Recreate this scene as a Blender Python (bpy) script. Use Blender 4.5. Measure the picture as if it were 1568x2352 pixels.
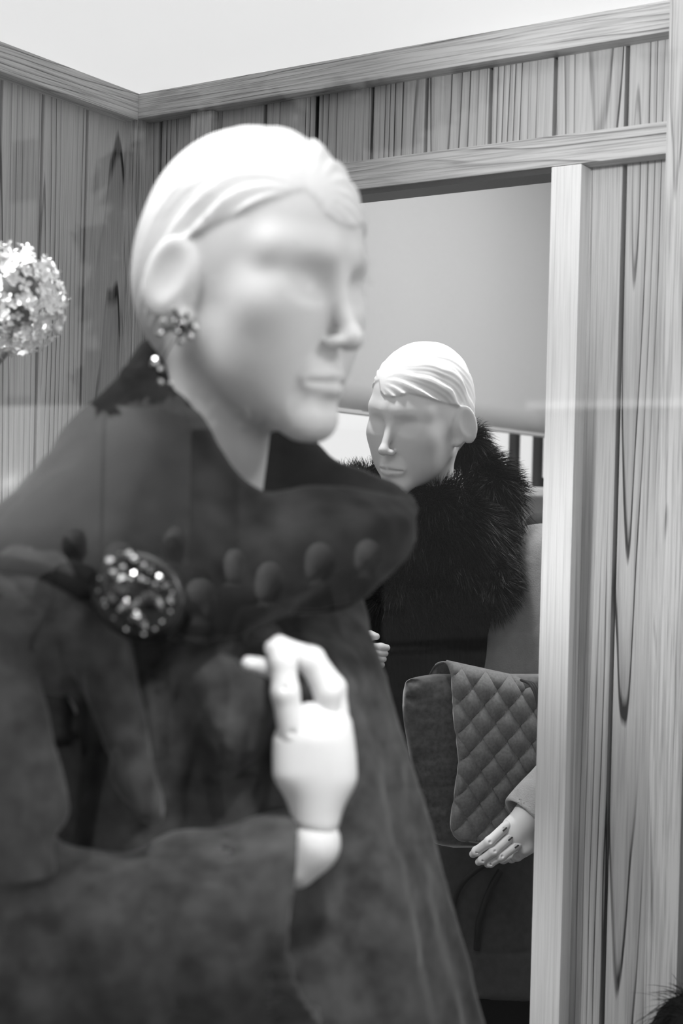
import bpy, bmesh, math, random
import numpy as np
from mathutils import Vector, Matrix, Quaternion

for o in list(bpy.data.objects):
    bpy.data.objects.remove(o)
sc = bpy.context.scene
COL = sc.collection
random.seed(7)
RNG = np.random.default_rng(7)

# ------------------------------------------------------------------ camera
IMG_W, IMG_H, FPX = 1568.0, 2352.0, 3300.0
YAW, PITCH, ROLL = math.radians(33.2), math.radians(-0.36), 0.025
EYE = Vector((0.0, 0.0, 1.50))
fwd = Vector((-math.sin(YAW) * math.cos(PITCH), math.cos(YAW) * math.cos(PITCH), math.sin(PITCH)))
right0 = Vector((math.cos(YAW), math.sin(YAW), 0.0))
up0 = right0.cross(fwd)
RGT = right0 * math.cos(ROLL) + up0 * math.sin(ROLL)
UPV = up0 * math.cos(ROLL) - right0 * math.sin(ROLL)
cam_d = bpy.data.cameras.new('camera')
cam = bpy.data.objects.new('camera', cam_d)
COL.objects.link(cam)
m = Matrix((RGT, UPV, -fwd)).transposed().to_4x4()
m.translation = EYE
cam.matrix_world = m
cam_d.sensor_fit = 'VERTICAL'
cam_d.sensor_height = 36.0
cam_d.sensor_width = 24.0
cam_d.lens = 36.0 * FPX / IMG_H
cam_d.clip_start = 0.02
cam_d.clip_end = 400
cam_d.dof.use_dof = True
cam_d.dof.focus_distance = 2.05
cam_d.dof.aperture_fstop = 4.6
cam_d.dof.aperture_blades = 6
sc.camera = cam

# ------------------------------------------------------------------ sky, sun, exposure
world = bpy.data.worlds.new('world')
sc.world = world
world.use_nodes = True
bg = world.node_tree.nodes['Background']
bg.inputs[0].default_value = (1, 1, 1, 1)
bg.inputs[1].default_value = 1.08
sun_d = bpy.data.lights.new('sun', 'SUN')
sun = bpy.data.objects.new('sun', sun_d)
COL.objects.link(sun)
sun_d.energy = 7.0
sun_d.angle = 0.02
sun.rotation_euler = Vector((0.30, -0.78, -0.60)).to_track_quat('-Z', 'Y').to_euler()
sun.location = (0, 5, 12)
sc.view_settings.view_transform = 'Standard'
sc.view_settings.look = 'None'
sc.view_settings.exposure = 0.0
sc.view_settings.gamma = 1.0
sc.view_settings.use_curve_mapping = False
CEIL_GLOW = 0.66          # emission added to the display's white ceiling
SPOT_W = 20.0
sc.cycles.max_bounces = 10
sc.cycles.transparent_max_bounces = 16
sc.cycles.use_adaptive_sampling = True

def ray(px, py):
    return (fwd + RGT * ((px - IMG_W / 2) / FPX) - UPV * ((py - IMG_H / 2) / FPX))

def W(px, py, Z):            # a point at depth Z metres along the view axis
    return EYE + ray(px, py) * Z

def on_y(px, py, Y):         # where a sight line meets a plane parallel to the rear wall
    r = ray(px, py)
    return EYE + r * (Y / r.y)

def on_x(px, py, X):
    r = ray(px, py)
    return EYE + r * (X / r.x)

# heading frame "C": x right, y away from the viewer, z up, origin on the floor
CM = Matrix(((math.cos(YAW), -math.sin(YAW), 0, 0), (math.sin(YAW), math.cos(YAW), 0, 0), (0, 0, 1, 0), (0, 0, 0, 1)))
CI = CM.inverted()
def C(px, py, Z):
    return np.array(CI @ W(px, py, Z), dtype=np.float32)

# ------------------------------------------------------------------ object helpers
def tag(o, label=None, cat=None, group=None, kind=None):
    if label: o['label'] = label
    if cat: o['category'] = cat
    if group: o['group'] = group
    if kind: o['kind'] = kind
    return o

def empty(name, loc=(0, 0, 0), **k):
    o = bpy.data.objects.new(name, None)
    o.empty_display_size = 0.05
    COL.objects.link(o)
    o.location = loc
    return tag(o, **k)

def put(o, parent=None):
    COL.objects.link(o)
    if parent is not None:
        o.parent = parent
        b = parent.matrix_basis.copy()
        q = parent
        mw = parent.matrix_parent_inverse @ b if parent.parent else b
        if parent.parent:
            mw = parent.parent.matrix_basis @ mw
        o.matrix_parent_inverse = mw.inverted()
    return o

def mesh_data(name, V, F, mat, smooth=True):
    me = bpy.data.meshes.new(name)
    V = np.asarray(V, dtype=np.float32)
    if isinstance(F, np.ndarray) and F.ndim == 2:
        n, k = F.shape
        me.vertices.add(len(V)); me.vertices.foreach_set('co', V.ravel())
        me.loops.add(n * k); me.loops.foreach_set('vertex_index', F.astype(np.int32).ravel())
        me.polygons.add(n); me.polygons.foreach_set('loop_start', np.arange(0, n * k, k, dtype=np.int32))
        me.update(calc_edges=True); me.validate()
    else:
        me.from_pydata([tuple(v) for v in V], [], [tuple(int(i) for i in f) for f in F])
        me.update()
    if smooth:
        me.polygons.foreach_set('use_smooth', np.ones(len(me.polygons), dtype=bool))
    if mat: me.materials.append(mat)
    return me

def obj(name, V, F, mat, parent=None, smooth=True):
    return put(bpy.data.objects.new(name, mesh_data(name, V, F, mat, smooth)), parent)

def obj_me(name, me, parent=None, mw=None):
    o = bpy.data.objects.new(name, me)
    if mw is not None: o.matrix_basis = mw
    return put(o, parent)

def bm_me(name, bm, mat, smooth=False):
    me = bpy.data.meshes.new(name)
    bm.normal_update(); bm.to_mesh(me); bm.free()
    if mat: me.materials.append(mat)
    if smooth: me.polygons.foreach_set('use_smooth', np.ones(len(me.polygons), dtype=bool))
    return me

_boxes = {}
def board_me(w, t, L, mat, bevel=0.0012):
    """board centred on its origin: x wide, y thick, z long"""
    key = (round(w, 4), round(t, 4), round(L, 4), mat.name)
    if key in _boxes: return _boxes[key]
    bm = bmesh.new()
    bmesh.ops.create_cube(bm, size=1.0)
    bmesh.ops.scale(bm, vec=(w, t, L), verts=bm.verts)
    if bevel: bmesh.ops.bevel(bm, geom=list(bm.edges), offset=bevel, segments=2, affect='EDGES', profile=0.6)
    _boxes[key] = bm_me('board', bm, mat)
    return _boxes[key]

def bar(name, p, q, w, t, mat, parent=None, front=(0, -1, 0), bevel=0.0012, kind=None, label=None):
    """a board from p to q, its face turned to «front»"""
    p, q = Vector(p), Vector(q)
    z = (q - p).normalized(); f = Vector(front)
    y = (f - z * f.dot(z)).normalized() * -1
    x = y.cross(z)
    M = Matrix((x, y, z)).transposed().to_4x4(); M.translation = (p + q) / 2
    o = bpy.data.objects.new(name, board_me(w, t, (q - p).length, mat, bevel))
    o.matrix_basis = M
    put(o, parent)
    return tag(o, kind=kind, label=label)

def box(name, lo, hi, mat, parent=None, bevel=0.0, **k):
    lo, hi = Vector(lo), Vector(hi)
    bm = bmesh.new(); bmesh.ops.create_cube(bm, size=1.0)
    bmesh.ops.scale(bm, vec=hi - lo, verts=bm.verts)
    if bevel: bmesh.ops.bevel(bm, geom=list(bm.edges), offset=bevel, segments=2, affect='EDGES')
    o = bpy.data.objects.new(name, bm_me(name, bm, mat)); o.location = (lo + hi) / 2
    put(o, parent)
    return tag(o, **k)

def catmull(P, n, closed=False):
    P = np.asarray(P, dtype=np.float64); N = len(P)
    t = np.linspace(0, N if closed else N - 1, n, endpoint=not closed)
    i = np.floor(t).astype(int)
    if not closed: i = np.minimum(i, N - 2)
    f = (t - i)[:, None]
    g = (lambda k: P[(i + k) % N]) if closed else (lambda k: P[np.clip(i + k, 0, N - 1)])
    a, b, c, d = g(-1), g(0), g(1), g(2)
    return 0.5 * (2 * b + (c - a) * f + (2 * a - 5 * b + 4 * c - d) * f ** 2 + (3 * b - a - 3 * c + d) * f ** 3)

def tube(pts, rad, seg=10, n=None, flat=1.0, cap=True):
    P = catmull(pts, n) if n else np.asarray(pts, float)
    R = np.interp(np.linspace(0, 1, len(P)), np.linspace(0, 1, len(rad)), rad) if hasattr(rad, '__len__') else np.full(len(P), rad)
    T = np.gradient(P, axis=0); T /= np.linalg.norm(T, axis=1)[:, None] + 1e-9
    u = np.cross(T[0], (0.3, 0.9, 0.2)); u /= np.linalg.norm(u)
    V = []; a = np.linspace(0, 2 * math.pi, seg, endpoint=False)
    for k in range(len(P)):
        u = u - T[k] * u.dot(T[k]); u /= np.linalg.norm(u); v = np.cross(T[k], u)
        V.append(P[k] + R[k] * (np.cos(a)[:, None] * u + flat * np.sin(a)[:, None] * v))
    V = np.concatenate(V)
    F = [(k * seg + j, k * seg + (j + 1) % seg, (k + 1) * seg + (j + 1) % seg, (k + 1) * seg + j) for k in range(len(P) - 1) for j in range(seg)]
    if cap:
        F.append(tuple(range(seg))[::-1]); F.append(tuple(range((len(P) - 1) * seg, len(P) * seg)))
    return V, F

# ------------------------------------------------------------------ signed distance modelling
def smin(a, b, k):
    h = np.clip(0.5 + 0.5 * (b - a) / k, 0, 1)
    return b * (1 - h) + a * h - k * h * (1 - h)
def smax(a, b, k): return -smin(-a, -b, k)
def ell(x, y, z, c, r, R=None):
    X, Y, Z_ = x - c[0], y - c[1], z - c[2]
    if R is not None:
        X, Y, Z_ = (R[0][0] * X + R[1][0] * Y + R[2][0] * Z_, R[0][1] * X + R[1][1] * Y + R[2][1] * Z_, R[0][2] * X + R[1][2] * Y + R[2][2] * Z_)
    X, Y, Z_ = X / r[0], Y / r[1], Z_ / r[2]
    k0 = np.sqrt(X * X + Y * Y + Z_ * Z_) + 1e-6
    k1 = np.sqrt((X / r[0]) ** 2 + (Y / r[1]) ** 2 + (Z_ / r[2]) ** 2) + 1e-6
    return k0 * (k0 - 1) / k1
def cap(x, y, z, a, b, ra, rb=None):
    rb = ra if rb is None else rb
    d = [b[i] - a[i] for i in range(3)]; L = sum(v * v for v in d)
    t = np.clip(((x - a[0]) * d[0] + (y - a[1]) * d[1] + (z - a[2]) * d[2]) / L, 0, 1)
    return np.sqrt((x - a[0] - d[0] * t) ** 2 + (y - a[1] - d[1] * t) ** 2 + (z - a[2] - d[2] * t) ** 2) - (ra + (rb - ra) * t)
def sph(x, y, z, c, r): return np.sqrt((x - c[0]) ** 2 + (y - c[1]) ** 2 + (z - c[2]) ** 2) - r
def rot(ax, deg): return np.array(Matrix.Rotation(math.radians(deg), 3, ax))
_lat = np.random.default_rng(3).random((32, 32, 32)).astype(np.float32) * 2 - 1
def vnoise(x, y, z, s):
    x, y, z = x / s, y / s, z / s
    i, j, k = np.floor(x).astype(np.int32), np.floor(y).astype(np.int32), np.floor(z).astype(np.int32)
    f, g, h = x - i, y - j, z - k
    f, g, h = f * f * (3 - 2 * f), g * g * (3 - 2 * g), h * h * (3 - 2 * h)
    i &= 31; j &= 31; k &= 31; I, J, K = (i + 1) & 31, (j + 1) & 31, (k + 1) & 31
    a = _lat[i, j, k] * (1 - f) + _lat[I, j, k] * f; b = _lat[i, J, k] * (1 - f) + _lat[I, J, k] * f
    c = _lat[i, j, K] * (1 - f) + _lat[I, j, K] * f; d = _lat[i, J, K] * (1 - f) + _lat[I, J, K] * f
    return (a * (1 - g) + b * g) * (1 - h) + (c * (1 - g) + d * g) * h

def nets(fn, lo, hi, h):
    lo, hi = np.asarray(lo, float), np.asarray(hi, float)
    n = np.ceil((hi - lo) / h).astype(int) + 1
    ax = [np.float32(lo[i]) + np.float32(h) * np.arange(n[i], dtype=np.float32) for i in range(3)]
    x, y, z = np.meshgrid(*ax, indexing='ij', sparse=True)
    D = np.broadcast_to(fn(x, y, z), tuple(n)).astype(np.float32)
    S = D < 0
    nx, ny, nz = n - 1
    cnt = np.zeros((nx, ny, nz), np.int8)
    for a in (0, 1):
        for b in (0, 1):
            for c in (0, 1):
                cnt += S[a:a + nx, b:b + ny, c:c + nz]
    act = (cnt > 0) & (cnt < 8)
    I, J, K = np.nonzero(act)
    idx = np.full((nx, ny, nz), -1, np.int32); idx[I, J, K] = np.arange(len(I))
    acc = np.zeros((len(I), 3)); num = np.zeros(len(I))
    cor = [(a, b, c) for a in (0, 1) for b in (0, 1) for c in (0, 1)]
    for p in cor:
        for ax_ in range(3):
            if p[ax_]: continue
            q = list(p); q[ax_] = 1
            da = D[I + p[0], J + p[1], K + p[2]]; db = D[I + q[0], J + q[1], K + q[2]]
            mk = (da < 0) != (db < 0)
            t = np.where(mk, da / np.where(mk, da - db, 1), 0)
            pos = np.zeros((len(I), 3)) + np.array(p); pos[:, ax_] += t
            acc += pos * mk[:, None]; num += mk
    V = lo + h * (np.stack([I, J, K], 1) + acc / num[:, None])
    Q = []
    for ax_ in range(3):
        sl0 = [slice(None)] * 3; sl1 = [slice(None)] * 3
        sl0[ax_] = slice(0, -1); sl1[ax_] = slice(1, None)
        s0, s1 = S[tuple(sl0)], S[tuple(sl1)]
        e = np.stack(np.nonzero(s0 != s1), 1)
        u, v = (ax_ + 1) % 3, (ax_ + 2) % 3
        ok = (e[:, u] > 0) & (e[:, v] > 0) & (e[:, u] < n[u] - 1) & (e[:, v] < n[v] - 1)
        e = e[ok]
        ins = s0[e[:, 0], e[:, 1], e[:, 2]]
        def ci(du, dv):
            w = e.copy(); w[:, u] -= du; w[:, v] -= dv
            return idx[w[:, 0], w[:, 1], w[:, 2]]
        q = np.stack([ci(1, 1), ci(0, 1), ci(0, 0), ci(1, 0)], 1)
        q[~ins] = q[~ins][:, ::-1]
        Q.append(q)
    return V, np.concatenate(Q)

def smooth_net(V, F, it=1, f=0.5):
    for _ in range(it):
        A = np.zeros_like(V); c = np.zeros(len(V))
        for i in range(4):
            for j in (1, 3):
                np.add.at(A, F[:, i], V[F[:, (i + j) % 4]]); np.add.at(c, F[:, i], 1)
        V = V * (1 - f) + f * A / np.maximum(c, 1)[:, None]
    return V

def largest(V, F):
    lab = np.arange(len(V))
    while True:
        m_ = lab[F].min(1); new = lab.copy()
        for i in range(4): np.minimum.at(new, F[:, i], m_)
        new = new[new]
        if (new == lab).all(): break
        lab = new
    keep = lab == np.bincount(lab).argmax()
    ix = np.cumsum(keep) - 1
    return V[keep], ix[F[keep[F[:, 0]]]]

def xf(M, V):
    A = np.array(M)
    return np.asarray(V) @ A[:3, :3].T + A[:3, 3]

def sdf(name, fn, lo, hi, h, mat, parent=None, M=CM, smooth=0):
    V, F = nets(fn, lo, hi, h)
    if smooth: V = smooth_net(V, F, smooth)
    return obj(name, xf(M, V), F, mat, parent)

# ------------------------------------------------------------------ materials
def new_mat(name):
    mt = bpy.data.materials.new(name); mt.use_nodes = True
    nt = mt.node_tree; b = nt.nodes['Principled BSDF']
    return mt, nt, b
def N(nt, t, **k):
    n = nt.nodes.new(t)
    for a, v in k.items(): setattr(n, a, v)
    return n
def g3(v): return (v, v, v, 1)
def math_n(nt, op, a, b=None, c=None):
    n = N(nt, 'ShaderNodeMath', operation=op)
    for i, v in enumerate((a, b, c)):
        if v is None: continue
        if isinstance(v, (int, float)): n.inputs[i].default_value = v
        else: nt.links.new(v, n.inputs[i])
    return n.outputs[0]

def plain(name, v, rough=0.5, metal=0.0, spec=0.5, noise=0.0, scale=20, bump=0.0, sheen=0.0, coat=0.0, bscale=None):
    mt, nt, b = new_mat(name)
    b.inputs['Base Color'].default_value = g3(v); b.inputs['Roughness'].default_value = rough
    b.inputs['Metallic'].default_value = metal; b.inputs['Specular IOR Level'].default_value = spec
    b.inputs['Coat Weight'].default_value = coat
    if sheen:
        b.inputs['Sheen Weight'].default_value = sheen; b.inputs['Sheen Roughness'].default_value = 0.4
        b.inputs['Sheen Tint'].default_value = g3(0.9)
    if noise or bump:
        tc = N(nt, 'ShaderNodeTexCoord'); nz = N(nt, 'ShaderNodeTexNoise')
        nz.inputs['Scale'].default_value = scale; nz.inputs['Detail'].default_value = 5
        nt.links.new(tc.outputs['Object'], nz.inputs['Vector'])
        if noise:
            r = N(nt, 'ShaderNodeMapRange')
            r.inputs['From Min'].default_value = 0.3; r.inputs['From Max'].default_value = 0.7
            r.inputs['To Min'].default_value = v * (1 - noise); r.inputs['To Max'].default_value = v * (1 + noise)
            nt.links.new(nz.outputs['Fac'], r.inputs['Value'])
            nt.links.new(r.outputs['Result'], b.inputs['Base Color'])
        if bump:
            src = nz
            if bscale:
                src = N(nt, 'ShaderNodeTexNoise'); src.inputs['Scale'].default_value = bscale; src.inputs['Detail'].default_value = 4
                nt.links.new(tc.outputs['Object'], src.inputs['Vector'])
            bp = N(nt, 'ShaderNodeBump'); bp.inputs['Strength'].default_value = bump; bp.inputs['Distance'].default_value = 0.004
            nt.links.new(src.outputs['Fac'], bp.inputs['Height']); nt.links.new(bp.outputs['Normal'], b.inputs['Normal'])
    return mt

def emis(name, v, s):
    mt, nt, b = new_mat(name)
    b.inputs['Base Color'].default_value = g3(v); b.inputs['Emission Color'].default_value = (1, 1, 1, 1)
    b.inputs['Emission Strength'].default_value = s; b.inputs['Roughness'].default_value = 0.8
    return mt

def wood(name, light, dark, spacing=0.008, tilt=0.03, wob=0.012, fibre=0.25, line=0.75, stretch=0.05, bump=0.35):
    """growth rings of a pith line that runs almost along the board's length (object z)"""
    mt, nt, b = new_mat(name)
    L = nt.links
    tc = N(nt, 'ShaderNodeTexCoord'); oi = N(nt, 'ShaderNodeObjectInfo')
    rnd = oi.outputs['Random']
    off = N(nt, 'ShaderNodeCombineXYZ')
    for i, f in enumerate((13.7, 7.3, 5.1)):
        L.new(math_n(nt, 'MULTIPLY', rnd, f), off.inputs[i])
    add = N(nt, 'ShaderNodeVectorMath', operation='ADD')
    L.new(tc.outputs['Object'], add.inputs[0]); L.new(off.outputs[0], add.inputs[1])
    mp = N(nt, 'ShaderNodeMapping'); mp.inputs['Scale'].default_value = (1, 1, stretch)
    L.new(add.outputs[0], mp.inputs['Vector'])
    nz = N(nt, 'ShaderNodeTexNoise'); nz.inputs['Scale'].default_value = 14; nz.inputs['Detail'].default_value = 2
    L.new(mp.outputs[0], nz.inputs['Vector'])
    sp = N(nt, 'ShaderNodeSeparateXYZ'); L.new(tc.outputs['Object'], sp.inputs[0])
    sn = N(nt, 'ShaderNodeSeparateXYZ'); L.new(nz.outputs['Color'], sn.inputs[0])
    r2 = math_n(nt, 'FRACT', math_n(nt, 'MULTIPLY', rnd, 17.31))
    cx = math_n(nt, 'MULTIPLY', math_n(nt, 'SUBTRACT', r2, 0.5), 0.13)
    x = math_n(nt, 'ADD', math_n(nt, 'SUBTRACT', sp.outputs[0], cx), math_n(nt, 'MULTIPLY', math_n(nt, 'SUBTRACT', sn.outputs[0], 0.5), wob * 2.4))
    r3 = math_n(nt, 'FRACT', math_n(nt, 'MULTIPLY', rnd, 91.7))
    tl = math_n(nt, 'MULTIPLY', math_n(nt, 'SUBTRACT', r3, 0.5), tilt * 2)
    y = math_n(nt, 'ADD', math_n(nt, 'MULTIPLY', sp.outputs[2], tl), math_n(nt, 'MULTIPLY_ADD', sn.outputs[1], wob * 2.4, 0.012))
    d = math_n(nt, 'SQRT', math_n(nt, 'ADD', math_n(nt, 'MULTIPLY', x, x), math_n(nt, 'MULTIPLY', y, y)))
    n2 = N(nt, 'ShaderNodeTexNoise'); n2.inputs['Scale'].default_value = 60; n2.inputs['Detail'].default_value = 1
    L.new(mp.outputs[0], n2.inputs['Vector'])
    q = math_n(nt, 'ADD', math_n(nt, 'DIVIDE', d, spacing), math_n(nt, 'MULTIPLY', n2.outputs['Fac'], 0.7))
    fr = math_n(nt, 'FRACT', q)
    rp = N(nt, 'ShaderNodeValToRGB')
    e = rp.color_ramp.elements
    e[0].position = 0.0; e[0].color = g3(0.0); e[1].position = 1.0; e[1].color = g3(0.05)
    for p_, v_ in ((0.45, 0.08), (0.80, 0.28), (0.89, 1.0), (0.945, 0.9)):
        k = e.new(p_); k.color = g3(v_)
    L.new(fr, rp.inputs[0])
    # how strong each ring shows
    n4 = N(nt, 'ShaderNodeTexNoise'); n4.inputs['Scale'].default_value = 26; n4.inputs['Detail'].default_value = 1
    L.new(mp.outputs[0], n4.inputs['Vector'])
    mr = N(nt, 'ShaderNodeMapRange'); mr.inputs['From Min'].default_value = 0.35; mr.inputs['From Max'].default_value = 0.62
    mr.inputs['To Min'].default_value = 0.06; mr.inputs['To Max'].default_value = 1.0
    L.new(n4.outputs['Fac'], mr.inputs['Value'])
    ring = math_n(nt, 'MULTIPLY', math_n(nt, 'MULTIPLY', rp.outputs[0], line), mr.outputs['Result'])
    mp3 = N(nt, 'ShaderNodeMapping'); mp3.inputs['Scale'].default_value = (420, 420, 9)
    L.new(add.outputs[0], mp3.inputs['Vector'])
    n3 = N(nt, 'ShaderNodeTexNoise'); n3.inputs['Scale'].default_value = 1; n3.inputs['Detail'].default_value = 3
    L.new(mp3.outputs[0], n3.inputs['Vector'])
    fib = N(nt, 'ShaderNodeMapRange'); fib.inputs['From Min'].default_value = 0.42; fib.inputs['From Max'].default_value = 0.72
    fib.inputs['To Min'].default_value = 0; fib.inputs['To Max'].default_value = fibre
    L.new(n3.outputs['Fac'], fib.inputs['Value'])
    tot = math_n(nt, 'MINIMUM', math_n(nt, 'ADD', ring, fib.outputs['Result']), 1.0)
    mx = N(nt, 'ShaderNodeMix', data_type='RGBA')
    mx.inputs['A'].default_value = g3(light); mx.inputs['B'].default_value = g3(dark)
    L.new(tot, mx.inputs['Factor'])
    L.new(mx.outputs['Result'], b.inputs['Base Color'])
    b.inputs['Roughness'].default_value = 0.55; b.inputs['Specular IOR Level'].default_value = 0.3
    bp = N(nt, 'ShaderNodeBump'); bp.inputs['Strength'].default_value = bump; bp.inputs['Distance'].default_value = 0.0012
    bp.invert = True
    L.new(tot, bp.inputs['Height']); L.new(bp.outputs['Normal'], b.inputs['Normal'])
    return mt

def glass_mat(name, tint=1.0):
    mt, nt, b = new_mat(name)
    nt.nodes.remove(b)
    out = nt.nodes['Material Output']
    tr = N(nt, 'ShaderNodeBsdfTransparent'); tr.inputs[0].default_value = g3(tint)
    gl = N(nt, 'ShaderNodeBsdfGlossy'); gl.inputs['Roughness'].default_value = 0.0
    ge = N(nt, 'ShaderNodeNewGeometry')
    dt = N(nt, 'ShaderNodeVectorMath', operation='DOT_PRODUCT')
    nt.links.new(ge.outputs['Normal'], dt.inputs[0]); nt.links.new(ge.outputs['Incoming'], dt.inputs[1])
    c = math_n(nt, 'SUBTRACT', 1.0, math_n(nt, 'ABSOLUTE', dt.outputs['Value']))
    f = math_n(nt, 'MULTIPLY_ADD', math_n(nt, 'POWER', c, 5.0), 0.96, 0.04)
    mx = N(nt, 'ShaderNodeMixShader')
    nt.links.new(f, mx.inputs[0]); nt.links.new(tr.outputs[0], mx.inputs[1]); nt.links.new(gl.outputs[0], mx.inputs[2])
    nt.links.new(mx.outputs[0], out.inputs['Surface'])
    return mt

M_PLANK = wood('plank_wood', 0.48, 0.022, spacing=0.0088, tilt=0.040, wob=0.012, line=1.0, bump=0.7)
M_BEAM = wood('beam_wood', 0.56, 0.08, spacing=0.006, tilt=0.02, wob=0.018, fibre=0.5, stretch=0.10, line=0.75, bump=0.6)
M_POST = wood('pale_post_wood', 0.80, 0.40, spacing=0.010, tilt=0.02, wob=0.010, fibre=0.30, stretch=0.03, line=0.55)
M_CEIL = emis('glowing_ceiling', 0.85, CEIL_GLOW)
M_DARK = plain('dark_paint_and_shade', 0.008, 0.7)  # dark paint, also the black of the shadow strip under the header
M_FLOOR = plain('display_floor', 0.16, 0.6, noise=0.2, scale=8)
M_WHITE = plain('white_paint', 0.75, 0.7, noise=0.03)
M_ROOM = plain('room_plaster', 0.45, 0.8, noise=0.04)
M_SKIN = plain('mannequin_lacquer', 0.80, 0.50, spec=0.22)
M_PIN = plain('hinge_slot', 0.03, 0.5)
M_VELVET = plain('coat_fabric', 0.060, 0.95, spec=0.08, noise=0.45, scale=48, sheen=0.30, bump=0.35, bscale=55)
M_COLLAR = plain('collar_fabric', 0.014, 0.95, spec=0.06, noise=0.75, scale=26, sheen=0.15)
M_FURB = plain('fur_base', 0.006, 0.95, spec=0.05)
M_FUR = plain('fur_hair', 0.004, 0.45, spec=0.16)
M_KNIT = plain('black_knit', 0.008, 0.9, spec=0.1)
M_COAT2 = plain('grey_wool', 0.30, 0.95, spec=0.1, noise=0.10, scale=60, sheen=0.15, bump=0.3, bscale=500)
M_BAGV = plain('bag_velvet', 0.060, 0.70, spec=0.2, noise=0.35, scale=160, sheen=1.0)
M_FLAP = plain('bag_quilt_velvet', 0.130, 0.75, spec=0.2, noise=0.22, scale=260, sheen=0.4)
M_CORD = plain('dark_cord', 0.008, 0.8)
M_SKIRT = plain('dark_wool', 0.075, 0.95, spec=0.1, noise=0.12, scale=80, sheen=0.1)
M_TROUS = plain('black_trousers', 0.010, 0.9, spec=0.1)
M_GEM = plain('crystal_facets', 0.95, 0.10, metal=1.0)
M_JET = plain('dark_jewel', 0.01, 0.08, spec=0.8, coat=0.5)
M_SETTING = plain('blackened_metal', 0.012, 0.35, metal=0.5)
M_PETAL = plain('white_petal', 0.85, 0.8, noise=0.25, scale=60)
M_STEM = plain('dry_stem', 0.10, 0.8, noise=0.3, scale=30)
M_BLIND = plain('blind_cloth', 0.50, 0.9, noise=0.05, scale=400, bump=0.15)
M_BAR = plain('dark_window_bar', 0.012, 0.5)
M_GLASS = glass_mat('shop_glass')
M_GLASS2 = glass_mat('window_pane_glass', 0.95)

# ================================================================== SETTING
XL, YB, YG = -1.476, 1.658, 0.45
ZC = on_y(298, 219, YB - 0.03).z            # height of the display's ceiling
S = 'structure'
PR = 0.03                                    # how far the beams stand proud of the planks
crown_z0 = on_y(920, 173.5, YB - PR).z
crown_h = ZC - crown_z0
X_stud0, X_stud1 = on_y(437, 280, YB - 0.018).x, on_y(487, 280, YB - 0.018).x
X_post0, X_post1 = on_y(1264.5, 500, YB - PR).x, on_y(1333, 500, YB - PR).x
X_rp0 = on_y(1527, 500, YB - PR).x
X_rp1 = X_rp0 + 0.040
hz1 = on_y(1180, 323, YB - PR).z; hz0 = on_y(1180, 393, YB - PR).z

box('floor', (-2.2, YG - 0.05, -0.12), (1.2, 4.7, 0.0), M_FLOOR, kind=S)
ceil = box('ceiling', (XL, YG, ZC), (0.70, YB + 0.02, ZC + 0.03), M_CEIL, kind=S)

# rear wall: a dark backing with an opening, clad in upright planks
wb = empty('wall_back', (X_post1, YB, 0), kind=S)
bt = 0.034
for nm, a, b_ in (('backing', (XL, YB + 0.022, 0), (X_stud1, YB + bt, ZC)), ('backing', (X_stud1, YB + 0.022, hz0 + 0.002), (X_post0, YB + bt, ZC)), ('backing', (X_post0, YB + 0.022, 0), (X_rp1, YB + bt, ZC))):
    box(nm, a, b_, M_DARK, wb)
gaps = [on_y(x, y, YB).x for x, y in ((371, 300), (856, 290), (981, 265), (1128, 250), (1276, 230), (1440, 240))]
step = (gaps[4] - gaps[1]) / 3
mid = gaps[1]
fill = []
while mid - step > gaps[0] + 0.05:
    mid -= step; fill.append(mid)
edges = sorted([XL + 0.004, gaps[0]] + fill + gaps[1:] + [X_rp0 + 0.012])
for a, b_ in zip(edges[:-1], edges[1:]):
    w = b_ - a - 0.0028; c = (a + b_) / 2
    spans = []
    if b_ <= X_stud1 + 0.002 or a >= X_post0 + 0.02: spans = [(a, b_, 0.0, ZC)]
    else:
        spans = [(a, b_, hz0 + 0.005, ZC)]
        if a < X_stud1 - 0.02: spans.append((a, X_stud1 - 0.002, 0.0, hz0 + 0.005))
        if b_ > X_post0 + 0.02: spans.append((X_post0 + 0.002, b_, 0.0, hz0 + 0.005))
    for u, v, z0, z1 in spans:
        bar('plank', ((u + v) / 2, YB + 0.004 + random.uniform(-0.0006, 0.0006), z0), ((u + v) / 2, YB + 0.004, z1), v - u - 0.0052, 0.014, M_PLANK, wb, bevel=0.0016)

# left wall
wl = empty('wall_left', (XL, 1.0, 0), kind=S)
box('backing', (XL - 0.04, YG, 0), (XL - 0.022, YB + 0.03, ZC), M_DARK, wl)
lg = [on_x(x, 500, XL).y for x in (192.6, 89.8, -6)]
edges = [YB - 0.008] + lg
while edges[-1] > YG + 0.10: edges.append(edges[-1] - 0.094)
edges.append(YG)
for a, b_ in zip(edges[:-1], edges[1:]):
    bar('plank', (XL - 0.004 + random.uniform(-0.0006, 0.0006), (a + b_) / 2, 0), (XL - 0.004, (a + b_) / 2, ZC), a - b_ - 0.0052, 0.014, M_PLANK, wl, front=(1, 0, 0), bevel=0.0016)

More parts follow.
